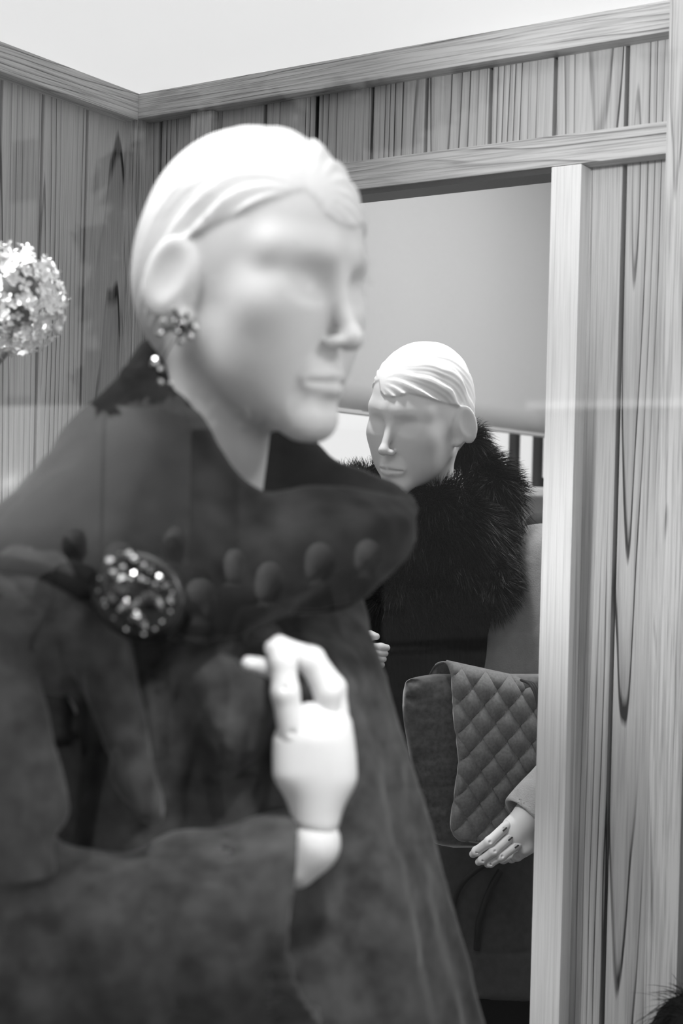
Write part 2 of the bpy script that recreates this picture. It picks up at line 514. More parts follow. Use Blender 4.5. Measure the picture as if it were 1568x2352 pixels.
# beams and posts
zc = ZC - crown_h / 2
bar('trim_1', (XL + 0.022, YB - PR / 2, zc), (X_rp0 + 0.004, YB - PR / 2, zc), crown_h, PR, M_BEAM, kind=S)
bar('trim_2', (XL + PR / 2, YG + 0.01, zc), (XL + PR / 2, YB - 0.030, zc), crown_h + 0.004, PR, M_BEAM, front=(1, 0, 0), kind=S)
bar('trim_3', (XL + 0.014, YB - 0.014, 0), (XL + 0.014, YB - 0.014, ZC - 0.002), 0.030, 0.030, M_BEAM, kind=S)
bar('trim_4', ((X_stud0 + X_stud1) / 2, YB - 0.006, 0), ((X_stud0 + X_stud1) / 2, YB - 0.006, ZC - crown_h), X_stud1 - X_stud0, 0.024, M_BEAM, kind=S)
bar('trim_5', (X_stud1 - 0.002, YB - 0.008, (hz0 + hz1) / 2), (X_rp0 + 0.002, YB - 0.008, (hz0 + hz1) / 2), hz1 - hz0, 0.044, M_BEAM, kind=S)
box('header_shade_strip', (X_stud1, YB - 0.026, hz0 - 0.007), (X_post0, YB + 0.02, hz0 - 0.0005), M_DARK, kind=S)  # thin black strip standing in for the header's shadowed underside
bar('trim_6', ((X_post0 + X_post1) / 2, YB - 0.012, 0), ((X_post0 + X_post1) / 2, YB - 0.012, hz0 - 0.001), X_post1 - X_post0, 0.040, M_POST, kind=S)
bar('trim_7', ((X_rp0 + X_rp1) / 2, YB - 0.012, 0), ((X_rp0 + X_rp1) / 2, YB - 0.012, ZC), X_rp1 - X_rp0, 0.044, M_BEAM, kind=S)
box('wall_right', (X_rp1 + 0.002, YB + 0.05, 0), (0.70, YB + 0.08, ZC), M_DARK, kind=S)

# display window: glass in a frame, the shop front round it
win = empty('window_1', (-0.4, YG, 0.2), kind=S)
box('pane', (XL - 0.02, YG - 0.004, 0.12), (0.66, YG + 0.004, ZC + 0.02), M_GLASS, win)
for a, b_ in (((XL - 0.08, YG - 0.03, 0.06), (0.72, YG + 0.03, 0.12)), ((XL - 0.08, YG - 0.03, ZC + 0.02), (0.72, YG + 0.03, ZC + 0.08)), ((XL - 0.08, YG - 0.03, 0.12), (XL - 0.02, YG + 0.03, ZC + 0.02)), ((0.66, YG - 0.03, 0.12), (0.72, YG + 0.03, ZC + 0.02))):
    box('frame', a, b_, M_SETTING, win, bevel=0.004)
wf = empty('wall_front', (-0.4, YG, -0.3), kind=S)
for a, b_ in (((-6, YG - 0.02, ZC + 0.08), (6, YG + 0.2, 9)), ((-6, YG - 0.02, -0.3), (XL - 0.08, YG + 0.2, ZC + 0.08)), ((0.72, YG - 0.02, -0.3), (6, YG + 0.2, ZC + 0.08)), ((XL - 0.08, YG - 0.02, -0.3), (0.72, YG + 0.2, 0.06))):
    box('wall_panel', a, b_, M_ROOM, wf)
box('upper_sun_block', (-2.2, YG + 0.2, 2.62), (6, 5, 8.8), M_ROOM, kind=S)  # unseen block added above the rooms to keep the sun out

box('sky_blocker', (-4, YG - 1.10, 2.40), (3, YG - 0.02, 2.46), M_ROOM, kind=S)  # unseen slab added to cut the sky light falling on the display

# room behind, with a window under a half-drawn blind
XW = -1.76
wn = empty('window_2', (XW, 2.8, 1.4), kind=S)
sill_z = on_x(1215, 1118, XW).z
by = [on_x(716, 1000, XW).y, on_x(1186, 1050, XW).y, on_x(1240, 1050, XW).y]
wy0, wy1 = 1.80, by[2] + 0.55
top_z = 2.40
wl2 = empty('wall_room_left', (XW, 3, 0), kind=S)
for a, b_ in (((XW - 0.10, YB + 0.03, 0), (XW + 0.02, 4.6, sill_z - 0.03)), ((XW - 0.10, YB + 0.03, top_z), (XW + 0.02, 4.6, 2.6)), ((XW - 0.10, YB + 0.03, sill_z - 0.03), (XW + 0.02, wy0, top_z)), ((XW - 0.10, wy1, sill_z - 0.03), (XW + 0.02, 4.6, top_z))):
    box('wall_panel', a, b_, M_WHITE, wl2)
box('sill', (XW - 0.02, wy0, sill_z - 0.03), (XW + 0.10, wy1, sill_z - 0.005), M_WHITE, wn, bevel=0.004)
ys = [wy0, by[0], (by[0] + by[1]) / 2 + 0.03, by[1], by[2], wy1]
for k, y in enumerate(by):
    box('bar', (XW - 0.02, y - (0.012 if k else 0.009), sill_z), (XW + 0.005, y + (0.012 if k else 0.009), top_z), M_BAR if k else M_SETTING, wn, bevel=0.002)
box('bar', (XW - 0.02, by[2], sill_z), (XW + 0.005, wy1, sill_z + 0.028), M_BAR, wn, bevel=0.002)
pb = [wy0, by[0], by[1], by[2], wy1]
for a, b_ in zip(pb[:-1], pb[1:]):
    box('pane', (XW - 0.012, a, sill_z), (XW - 0.006, b_, top_z), M_GLASS2, wn)
box('wall_room_far', (XW, 4.6, 0), (1.2, 4.68, 2.6), M_ROOM, kind=S)
box('wall_room_right', (0.98, YB + 0.09, 0), (1.05, 4.6, 2.6), M_ROOM, kind=S)
box('ceiling_room', (XW - 0.1, YB + 0.03, 2.6), (1.2, 4.7, 2.66), M_WHITE, kind=S)

XB = -1.60
b0 = on_x(1010, 970, XB)
bl = empty('roller_blind', (XB, b0.y, b0.z), label='plain grey roller blind half drawn over the bright back window', cat='blind')
nY, nZ = 60, 14
V, F = [], []
y0, y1, z0, z1 = 1.80, 3.95, b0.z, 2.52
for s_ in (0, 0.0012):
    for i in range(nY + 1):
        for j in range(nZ + 1):
            y = y0 + (y1 - y0) * i / nY; z = z0 + (z1 - z0) * j / nZ
            V.append((XB + s_ + 0.004 * math.sin(y * 5.1 + 0.6) * (1 - j / nZ) + 0.002 * math.sin(y * 13 + z * 3), y, z))
st = nZ + 1; off = (nY + 1) * st
for i in range(nY):
    for j in range(nZ):
        a = i * st + j
        F.append((a, a + 1, a + st + 1, a + st)); F.append((off + a, off + a + st, off + a + st + 1, off + a + 1))
    F.append((i * st, (i + 1) * st, off + (i + 1) * st, off + i * st))
obj('cloth', V, F, M_BLIND, bl)
box('bottom_bar', (XB - 0.004, y0, z0 - 0.006), (XB + 0.006, y1, z0 + 0.004), M_BLIND, bl, bevel=0.002)
V, F = tube([(XB - 0.02, y0, 2.53), (XB - 0.02, y1, 2.53)], 0.028, 14)
obj('roller', V, F, M_WHITE, bl)

# ---------------------------------------------------------------- lamps of the display, with unseen fill lights added
def spot(loc, to, w, size=0.9, soft=0.03, blend=0.6):
    l = bpy.data.lights.new('spot_or_fill', 'SPOT'); l.energy = w; l.spot_size = size; l.spot_blend = blend; l.shadow_soft_size = soft
    o = bpy.data.objects.new('spot_or_fill', l); COL.objects.link(o); o.location = loc
    o.rotation_euler = (Vector(to) - Vector(loc)).to_track_quat('-Z', 'Y').to_euler()
    return o
spot((-0.72, 0.66, ZC - 0.03), W(575, 640, 1.09), SPOT_W * 0.85, 0.95, 0.16)
spot((-0.55, 0.60, ZC - 0.03), (-0.60, YB, 2.0), SPOT_W * 2.2, 0.85, 0.08, blend=0.9)  # added wash from an unseen source, brightens the upper right wall
spot((-0.22, 0.56, ZC - 0.03), W(700, 1740, 1.01), SPOT_W * 1.5, 0.40, 0.05, blend=0.9)  # unseen narrow spot added to whiten the raised hand
spot((-1.28, 0.62, ZC - 0.03), (-0.46, YB, 1.15), SPOT_W * 5.5, 0.72, 0.10, blend=0.8)
spot((0.46, 0.86, ZC - 0.03), W(660, 860, 1.06), SPOT_W * 1.0, 0.8, 0.12, blend=0.8)  # unseen fill added from the right to light the front face
spot(W(830, 150, 2.035), W(985, 1150, 2.12), SPOT_W * 0.8, 1.5, 0.03, blend=0.8)
ra = bpy.data.lights.new('room_fill', 'AREA'); ra.energy = 34; ra.size = 1.0; ra.shape = 'SQUARE'  # unseen area light added to brighten the back room and blind
rl = bpy.data.objects.new('room_fill', ra); COL.objects.link(rl); rl.location = (-0.5, 2.7, 2.58)

# ================================================================== MANNEQUIN HEAD (x to its right, y forward, z up, origin between the ears)
def head_field(x, y, z):
    x = -x                                   # the figure's right is +x; the parting lies on its right
    ax = np.abs(x)
    d = ell(x, y, z, (0, -0.010, 0.033), (0.0715, 0.092, 0.0845))
    d = smin(d, ell(x, y, z, (0, 0.018, -0.028), (0.0555, 0.0590, 0.082)), 0.030)
    d = smin(d, ell(x, y, z, (0, -0.046, -0.008), (0.0560, 0.0560, 0.0600)), 0.030)                    # nape
    d = smin(d, cap(ax, y, z, (0.044, -0.002, -0.046), (0.009, 0.061, -0.098), 0.016, 0.0125), 0.022)   # jaw line
    d = smin(d, sph(x, y, z, (0, 0.0620, -0.0970), 0.0140), 0.022)                                      # chin
    d = smin(d, sph(ax, y, z, (0.040, 0.048, -0.022), 0.019), 0.026)                                    # cheek bones
    d = smin(d, cap(ax, y, z, (0.010, 0.0735, 0.020), (0.046, 0.0535, 0.020), 0.0080), 0.018)            # brow
    d = smin(d, ell(ax, y, z, (0.030, 0.034, -0.052), (0.0245, 0.0300, 0.0320)), 0.020)                 # full cheeks
    d = smax(d, -ell(ax, y, z, (0.0285, 0.0868, -0.001), (0.0205, 0.0230, 0.0125)), 0.011)               # eye sockets
    d = smin(d, ell(ax, y, z, (0.0320, 0.0565, -0.007), (0.0140, 0.0095, 0.0080)), 0.012)               # lids
    d = smin(d, cap(x, y, z, (0, 0.0715, 0.012), (0, 0.0962, -0.0385), 0.0060, 0.0064), 0.011)           # nose
    d = smin(d, sph(x, y, z, (0, 0.0975, -0.0385), 0.0056), 0.008)
    d = smin(d, ell(ax, y, z, (0.0082, 0.0870, -0.0425), (0.0048, 0.0090, 0.0050)), 0.006)              # wings
    d = smax(d, -ell(ax, y, z, (0.0048, 0.0905, -0.0480), (0.0028, 0.0055, 0.0026)), 0.003)
    d = smin(d, ell(x, y, z, (0, 0.0715, -0.0690), (0.0195, 0.0125, 0.0150)), 0.012)                    # mouth mound
    d = smin(d, cap(ax, y, z, (0.0035, 0.0825, -0.0655), (0.0205, 0.0715, -0.0700), 0.0048, 0.0022), 0.005)
    d = smin(d, cap(ax, y, z, (0.0000, 0.0810, -0.0770), (0.0170, 0.0725, -0.0735), 0.0062, 0.0026), 0.005)
    d = smax(d, -cap(ax, y, z, (0, 0.0895, -0.0708), (0.0210, 0.0745, -0.0720), 0.0020, 0.0014), 0.0025)
    d = smax(d, -ell(x, y, z, (0, 0.0865, -0.0868), (0.0130, 0.0085, 0.0045)), 0.008)                   # under the lip
    # hair: a swept cap about 2 mm proud, combed in locks that fan out from the front of the parting
    zh = np.interp(y, [-0.12, -0.085, -0.050, -0.030, 0.0, 0.030, 0.055, 0.075, 0.10], [-0.085, -0.080, -0.050, 0.000, 0.026, 0.033, 0.042, 0.050, 0.056]).astype(np.float32)
    lft = np.clip((x + 0.030) / 0.02, 0, 1)
    sw = lft * 0.010 * np.sin(np.clip((x + 0.030) / 0.060, 0, 1) * math.pi) * np.clip((y - 0.01) / 0.03, 0, 1)
    sw2 = np.where(x < -0.020, 0.016 * np.clip((y - 0.005) / 0.06, 0, 1) * np.clip((-0.020 - x) / 0.01, 0, 1), 0)
    edge = z - (zh - sw + sw2)
    soft = 0.006 - 0.0035 * lft
    mask = np.clip(edge / soft + 0.5, 0, 1); mask = mask * mask * (3 - 2 * mask)
    P = (-0.030, 0.078, 0.066)
    u, v, w = x - P[0], y - P[1], z - P[2]
    rr = np.sqrt(u * u + v * v + w * w) + 1e-5
    wob = vnoise(x + 0 * z, y + 0 * x, z + 0 * y, 0.030)
    au = np.sqrt(u * u + 0.006 ** 2)
    la = np.arctan2(-v * 0.62 + w * 0.80, au)                                                          # fan angle seen from the parting
    ph = la * 3.4 + rr * 7.0 + 0.30 * wob + np.where(u > 0, 0.2, 0.55)
    lock = ph - np.floor(ph)
    lock = np.where(lock < 0.80, lock / 0.80, (1 - lock) / 0.20)
    lock = lock * lock * (3 - 2 * lock)
    fine = 0.5 + 0.5 * np.sin((la * 13 + rr * 16 + 0.5 * wob) * 2 * math.pi)
    amp = np.clip((rr - 0.016) / 0.075, 0, 1) * np.clip((0.22 - rr) / 0.10, 0, 1) * np.clip((1.42 - la) / 0.5, 0.12, 1)
    near = np.sqrt((ax - 0.078) ** 2 + (y + 0.014) ** 2 + (z + 0.002) ** 2)
    hair = (0.0014 + amp * (0.0042 * lock + 0.0007 * fine)) * np.clip((near - 0.020) / 0.045, 0.55, 1)
    d = d - mask * hair
    # ears
    EA = np.array(Matrix.Rotation(math.radians(32), 3, 'Z') @ Matrix.Rotation(math.radians(-14), 3, 'X'))
    ear = ell(ax, y, z, (0.0800, -0.0145, -0.004), (0.0050, 0.0175, 0.0310), EA)
    ear = smin(ear, sph(ax, y, z, (0.0690, -0.004, -0.033), 0.0065), 0.010)
    root = ell(ax, y, z, (0.0660, -0.004, -0.008), (0.0090, 0.0100, 0.0240), EA)
    ear = smin(ear, root, 0.006)
    hol = ell(ax, y, z, (0.0855, -0.0105, -0.001), (0.0062, 0.0125, 0.0235), EA)
    ear = smax(ear, -hol, 0.003)
    d = smin(d, ear, 0.004)
    return d

def head_neck(x, y, z):
    d = head_field(x, y, z)
    n = cap(x, y, z, (0, -0.026, -0.06), (0, -0.050, -0.235), 0.041, 0.043)
    n = smin(n, cap(np.abs(x), y, z, (0.030, -0.028, -0.06), (0.010, -0.012, -0.23), 0.012), 0.02)
    return smin(d, n, 0.018)

HV, HF = nets(head_neck, (-0.092, -0.122, -0.235), (0.092, 0.122, 0.132), 0.0017)
HV = smooth_net(HV, HF, 1, 0.4)

def pose(loc, yaw, pitch=0, roll=0, s=1.0):
    """local axes: x to the figure's right, y forward, z up. yaw: degrees the face turns from the viewer towards the right of
    the view; pitch: nods down; roll: the crown tips to the right of the view"""
    A = Matrix.Rotation(math.radians(roll), 3, 'Y') @ Matrix.Rotation(math.radians(yaw), 3, 'Z') @ Matrix.Rotation(math.radians(pitch), 3, 'X')
    M = ((A @ Matrix.Rotation(math.pi, 3, 'Z')) * s).to_4x4(); M.translation = Vector(loc)
    return CM @ M

H1 = pose(C(590, 655, 1.09), 52, 4, 0)
H2 = pose(C(961, 960, 2.16), -35, 15, 8, 0.955)

# ================================================================== hands
def finger_me(pts, radii, h=0.0011, M=CM, slots=()):
    """one jointed finger through pts (heading frame), slightly waisted at each joint"""
    pts = [np.asarray(p, np.float32) for p in pts]
    def f(x, y, z):
        d = None
        for i in range(len(pts) - 1):
            c = cap(x, y, z, pts[i], pts[i + 1], radii[i], radii[i + 1])
            d = c if d is None else smin(d, c, 0.0035)
        for s_ in slots:
            d = smax(d, -sph(x, y, z, s_, 0.0018), 0.0012)
        return d
    A = np.array(pts); r = max(radii) + 0.004
    V, F = nets(f, A.min(0) - r, A.max(0) + r, h)
    return xf(M, V), F

def body_mesh(name, H, torso, lo, hi, mat, parent, h=0.010):
    V1 = xf(H, HV); V2, F2 = nets(torso, lo, hi, h)
    V2 = xf(CM, smooth_net(V2, F2, 1))
    return obj(name, np.concatenate([V1, V2]), np.concatenate([HF, F2 + len(V1)]), mat, parent)

# ================================================================== FRONT MANNEQUIN
Z1 = 1.10
neck1 = C(500, 1130, 1.12)
m1 = empty('mannequin', CM @ Vector((neck1[0], neck1[1], 0)),
           label='white mannequin in profile with combed-back hair and wide dark coat, closest to the shop glass', cat='mannequin')
hb = np.array(CI @ (H1 @ Vector((0, -0.040, -0.19))), dtype=np.float32)
def torso1(x, y, z):
    nx, ny = neck1[0], neck1[1]
    d = cap(x, y, z, hb + np.array((0, 0, 0.03)), (nx, ny + 0.01, neck1[2] - 0.04), 0.042, 0.048)
    d = smin(d, cap(x, y, z, (nx - 0.085, ny - 0.03, 1.36), (nx + 0.070, ny + 0.04, 1.36), 0.036), 0.05)
    d = smin(d, ell(x, y, z, (nx, ny, 1.24), (0.085, 0.065, 0.15)), 0.05)
    d = smin(d, ell(x, y, z, (nx, ny, 0.98), (0.11, 0.085, 0.14)), 0.07)
    for s_ in (-1, 1):
        d = smin(d, cap(x, y, z, (nx + 0.06 * s_, ny + 0.03 * s_, 0.94), (nx + 0.055 * s_, ny + 0.03 * s_, 0.50), 0.072, 0.048), 0.03)
        d = smin(d, cap(x, y, z, (nx + 0.055 * s_, ny + 0.03 * s_, 0.50), (nx + 0.05 * s_, ny + 0.03 * s_, 0.06), 0.050, 0.030), 0.02)
        d = smin(d, cap(x, y, z, (nx + 0.05 * s_, ny + 0.03 * s_, 0.035), (nx + 0.05 * s_ + 0.09, ny + 0.03 * s_ - 0.07, 0.028), 0.032, 0.024), 0.02)
    return d
body_mesh('body', H1, torso1, (neck1[0] - 0.22, neck1[1] - 0.22, 0.0), (neck1[0] + 0.24, neck1[1] + 0.22, 1.62), M_SKIN, m1)

# coat: body of the garment
ca, cb = C(505, 1360, 1.14), C(520, 2352, 1.15)
cb = ca + (cb - ca) * 2.55
pel = C(450, 1700, 1.02)
def coat1(x, y, z):
    t = np.clip((ca[2] - z) / (ca[2] - cb[2]), 0, 1)
    xx = x - (ca[0] + (cb[0] - ca[0]) * t); yy = (y - (ca[1] + (cb[1] - ca[1]) * t)) / 0.80
    ang = np.arctan2(yy, xx)
    r = 0.108 + 0.262 * t * (1 - 0.25 * t)
    fold = (0.006 * np.sin(ang * 9 + 1.5) + 0.003 * np.sin(ang * 17 + 4 * t)) * np.clip(t * 3.2, 0.05, 1)
    d = np.sqrt(xx * xx + yy * yy) - r - fold
    d = smax(d, z - 1.40, 0.03)
    d = smax(d, -(z - 0.30), 0.01)
    d = smin(d, cap(x, y, z, C(150, 1400, 1.03), C(690, 1395, 1.20), 0.060, 0.050), 0.05)
    # the padded front that catches the light under the collar
    d = smin(d, ell(x, y, z, C(460, 1640, 1.022), (0.048, 0.040, 0.084), rot('Y', 38)), 0.010)
    d = smin(d, cap(x, y, z, C(500, 1560, 1.015), C(600, 1730, 1.035), 0.020, 0.012), 0.014)
    d = smax(d, -cap(x, y, z, C(390, 1620, 0.985), C(430, 1900, 0.99), 0.016, 0.042), 0.012)
    d = smax(d, -cap(x, y, z, C(650, 1560, 1.03), C(560, 1490, 1.0), 0.014, 0.010), 0.012)
    d = d + 0.0035 * vnoise(x + 0 * z, y + 0 * z, z + 0 * x, 0.05) + 0.002 * vnoise(x + 0 * z, y + 0 * z, z + 0 * x, 0.021)
    return d
V, F = nets(coat1, (ca[0] - 0.36, ca[1] - 0.33, 0.27), (ca[0] + 0.36, ca[1] + 0.34, 1.46), 0.0065)
coat = obj('coat', xf(CM, smooth_net(V, F, 1)), F, M_VELVET, m1)

# cape panel and upper sleeve over its right shoulder, in hanging folds
def cape1(x, y, z):
    d = cap(x, y, z, C(205, 1415, 0.995), C(338, 1850, 0.975), 0.021, 0.011)                 # hanging front edge
    d = smin(d, cap(x, y, z, C(250, 1440, 1.01), C(352, 1872, 0.985), 0.014, 0.006), 0.008)
    d = smin(d, cap(x, y, z, C(-80, 1425, 1.0), C(170, 1425, 1.0), 0.036, 0.028), 0.016)      # over the shoulder
    d = smin(d, cap(x, y, z, C(10, 1440, 0.995), C(112, 1860, 0.965), 0.016, 0.014), 0.007)
    d = smin(d, cap(x, y, z, C(-60, 1430, 0.99), C(20, 2000, 0.955), 0.026, 0.030), 0.010)
    d = smin(d, cap(x, y, z, C(-140, 1430, 1.0), C(-120, 2080, 0.96), 0.050, 0.050), 0.012)
    d = smin(d, cap(x, y, z, C(20, 1390, 1.08), C(140, 1950, 1.09), 0.040, 0.045), 0.01)
    d = d + 0.004 * vnoise(x + 0 * z, y + 0 * z, z * 0.5 + 0 * x, 0.03) + 0.0015 * vnoise(x + 0 * z, y + 0 * z, z + 0 * x, 0.012)
    return d
lo, hi = C(-330, 2080, 0.88), C(420, 1280, 0.95); lo[1], hi[1] = lo[1] - 0.06, hi[1] + 0.20
V, F = largest(*nets(cape1, lo, hi, 0.0048))
obj('cape_panel', xf(CM, smooth_net(V, F, 1)), F, M_VELVET, m1)

# forearm in a wide bell sleeve, cuff open towards the hand
se, sw_ = C(-40, 2230, 0.985), C(695, 2105, 1.005)
sd = (sw_ - se) / np.linalg.norm(sw_ - se)
def sleeve1(x, y, z):
    L = float(np.linalg.norm(sw_ - se))
    def cone(e): return cap(x, y, z, se, sw_ + sd * 0.10, 0.062 - e, 0.079 - e)
    t = ((x - se[0]) * sd[0] + (y - se[1]) * sd[1] + (z - se[2]) * sd[2])
    ripple = 0.0045 * np.sin(t * 78 + 26 * z + 14 * x) * np.clip(1.2 - t / L, 0.15, 1)
    d = cone(0.0) + ripple + 0.0035 * vnoise(x + 0 * z, y + 0 * z, z + 0 * x, 0.035)
    d = smax(d, t - L - 0.012 * np.sin(z * 30), 0.006)
    d = smax(d, -smax(cone(0.009), -(t - L + 0.10), 0.004), 0.004)
    d = smin(d, cap(x, y, z, se, C(-70, 2000, 0.99), 0.066, 0.060), 0.03)
    return d
lo = np.minimum(se, sw_) - 0.12; hi = np.maximum(se, sw_) + 0.12; hi[2] += 0.02
V, F = nets(sleeve1, lo, hi, 0.0045)
obj('sleeve', xf(CM, smooth_net(V, F, 1)), F, M_VELVET, m1)

# wide shawl collar: stations round the neck, each a profile from the inside over the crest to the outer edge
nc = C(520, 1210, 1.13)
ST = [  # inner low           rim               crest              outer
    ((470, 1120, 1.16), (362, 800, 1.150), (300, 860, 1.130), (190, 1030, 1.150)),
    ((480, 1140, 1.13), (415, 890, 1.095), (262, 990, 1.045), (-90, 1290, 1.060)),
    ((490, 1160, 1.11), (465, 985, 1.065), (315, 1120, 1.000), (60, 1318, 1.000)),
    ((510, 1190, 1.10), (530, 1090, 1.050), (420, 1235, 0.985), (225, 1385, 0.985)),
    ((540, 1210, 1.10), (610, 1142, 1.048), (565, 1275, 0.985), (430, 1466, 0.985)),
    ((570, 1220, 1.12), (730, 1128, 1.060), (765, 1225, 1.005), (605, 1420, 1.010)),
    ((590, 1220, 1.14), (855, 1142, 1.090), (900, 1212, 1.050), (800, 1375, 1.050)),
    ((590, 1210, 1.16), (915, 1152, 1.140), (936, 1190, 1.130), (895, 1285, 1.110)),
    ((580, 1200, 1.17), (870, 1114, 1.185), (892, 1140, 1.200), (900, 1240, 1.210)),
    ((560, 1190, 1.18), (742, 1068, 1.195), (772, 1078, 1.230), (820, 1220, 1.260)),
    ((530, 1160, 1.18), (684, 1018, 1.190), (700, 1030, 1.230), (700, 1220, 1.270)),
    ((500, 1130, 1.18), (520, 900, 1.185), (520, 905, 1.220), (420, 1150, 1.260)),
]
rows = [[C(*s_[k]).astype(float) for s_ in ST] for k in range(4)]
inner, rim, crest, outer = [np.array(r) for r in rows]
under = outer * 0.72 + nc * 0.28 + np.array((0, 0, -0.02))
mid1 = rim * 0.45 + crest * 0.55; mid1 += (mid1 - nc) * 0.05
mid2 = crest * 0.5 + outer * 0.5; mid2 += (mid2 - nc) * np.array((0.05, 0.10, 0.02))
roll_ = outer + (outer - crest) * 0.02 - (outer - nc) * np.array((0.03, -0.04, 0.03))
G = np.stack([inner, inner * 0.4 + rim * 0.6, rim, mid1, crest, mid2, outer, roll_, under])     # 9 x 12
NU = 150
Gu = np.stack([catmull(g, NU, True) for g in G])                   # 9 x NU x 3
Gv = np.stack([catmull(Gu[:, i], 57) for i in range(NU)], 1)       # 57 x NU x 3
vv = np.linspace(0, 1, 57)[:, None]; uu = np.linspace(0, 2 * math.pi, NU, endpoint=False)[None]
nrm = Gv - nc; nrm /= np.linalg.norm(nrm, axis=2)[..., None]
disp = 0.0045 * np.sin(uu * 7 + 5 * vv) * np.clip(vv * 2 - 0.6, 0, 1) + 0.004 * vnoise(Gv[..., 0], Gv[..., 1], Gv[..., 2], 0.04) + 0.0028 * vnoise(Gv[..., 0], Gv[..., 1], Gv[..., 2], 0.014)
Gv = Gv + nrm * disp[..., None]
V = Gv.reshape(-1, 3); F = []
for r_ in range(56):
    for c_ in range(NU):
        d_ = (c_ + 1) % NU
        F.append((r_ * NU + c_, r_ * NU + d_, (r_ + 1) * NU + d_, (r_ + 1) * NU + c_))
collar = obj('collar', xf(CM, V), np.array(F), M_COLLAR, m1)
md = collar.modifiers.new('thick', 'SOLIDIFY'); md.thickness = 0.004
# black tube standing in for the shadow gap under the collar's edge
edge_pts = [C(*p) for p in ((-140, 1310, 1.03), (-20, 1298, 0.995), (60, 1308, 0.985), (150, 1338, 0.978), (225, 1378, 0.972), (262, 1400, 0.968))]
V, F = tube(edge_pts, 0.0070, 10, 40)
obj('collar_gap_shadow', xf(CM, V), F, M_KNIT, collar)

# the raised right hand: palm, wrist ball and jointed fingers
hand = empty('hand', (0, 0, 0)); hand.location = CM @ Vector(C(720, 1800, 1.03)); 
hand.parent = m1; hand.matrix_parent_inverse = m1.matrix_basis.inverted()
def palm1(x, y, z):
    d = ell(x, y, z, C(722, 1745, 0.9988), (0.0245, 0.0150, 0.0400), rot('Y', -6))
    d = smin(d, cap(x, y, z, C(665, 1705, 0.9940), C(672, 1770, 0.9940), 0.0105, 0.0130), 0.012)
    d = smin(d, cap(x, y, z, C(775, 1665, 1.0055), C(772, 1780, 1.0036), 0.0095, 0.0130), 0.014)
    d = smin(d, cap(x, y, z, C(718, 1700, 0.9988), C(725, 1880, 0.9988), 0.0180, 0.0165), 0.012)
    cutz = C(725, 1898, 0.9988)
    return smax(d, (cutz[2] - z) + 0.25 * (x - cutz[0]) * -1, 0.002)
pc = C(722, 1760, 0.9988)
V, F = nets(palm1, pc - np.array((0.045, 0.035, 0.065)), pc + np.array((0.045, 0.035, 0.055)), 0.0014)
obj('palm', xf(CM, smooth_net(V, F, 1)), F, M_SKIN, hand)
def wrist1(x, y, z):
    d = ell(x, y, z, C(722, 1932, 0.9988), (0.0168, 0.0160, 0.0190))
    return smin(d, cap(x, y, z, C(716, 1945, 0.9988), C(680, 1990, 0.9988), 0.0150, 0.0150), 0.012)
V, F = nets(wrist1, pc + np.array((-0.075, -0.04, -0.125)), pc + np.array((0.04, 0.04, -0.028)), 0.0018)
obj('wrist', xf(CM, smooth_net(V, F, 1)), F, M_SKIN, hand)
FING1 = [
    ([(672, 1688, 0.9901), (655, 1590, 0.9872), (650, 1520, 0.9901), (628, 1490, 0.9978)], (0.0098, 0.0094, 0.0090, 0.0066)),
    ([(752, 1680, 1.0036), (752, 1590, 0.9997), (715, 1520, 0.9997), (640, 1478, 1.0036)], (0.0092, 0.0092, 0.0088, 0.0062)),
    ([(775, 1668, 1.0152), (765, 1580, 1.0171), (718, 1512, 1.0190), (655, 1484, 1.0229)], (0.0090, 0.0088, 0.0082, 0.0060)),
    ([(780, 1680, 1.0268), (765, 1600, 1.0306), (722, 1536, 1.0326), (668, 1512, 1.0345)], (0.0088, 0.0084, 0.0078, 0.0058)),
    ([(690, 1760, 1.0132), (668, 1650, 1.0152), (640, 1540, 1.0075), (570, 1524, 0.9940)], (0.0105, 0.0090, 0.0080, 0.0052)),
]
for k, (p, r_) in enumerate(FING1):
    P = [C(*q) for q in p]
    sl = [P[1] + np.array((0.0, -r_[1] * 0.98, 0.004)), P[0] + np.array((0.0, -r_[0] * 0.98, 0.003))] if k == 0 else []
    V, F = finger_me(P, r_, slots=sl)
    obj('thumb' if k == 4 else 'finger', V, F, M_SKIN, hand)

# ------------------------------------------------------------------ brooch and earring
def gem_me(name, sub=1):
    bm = bmesh.new(); bmesh.ops.create_icosphere(bm, subdivisions=sub, radius=1.0)
    return bm_me(name, bm, M_GEM)
GEM = gem_me('gem')
def gem(parent, p, r, stretch=1.0, name='gem', me=None):
    o = bpy.data.objects.new(name, me or GEM)
    o.matrix_basis = Matrix.Translation(p) @ Quaternion(RNG.normal(size=4)).normalized().to_matrix().to_4x4() @ Matrix.Diagonal((r, r * stretch, r, 1))
    return put(o, parent)

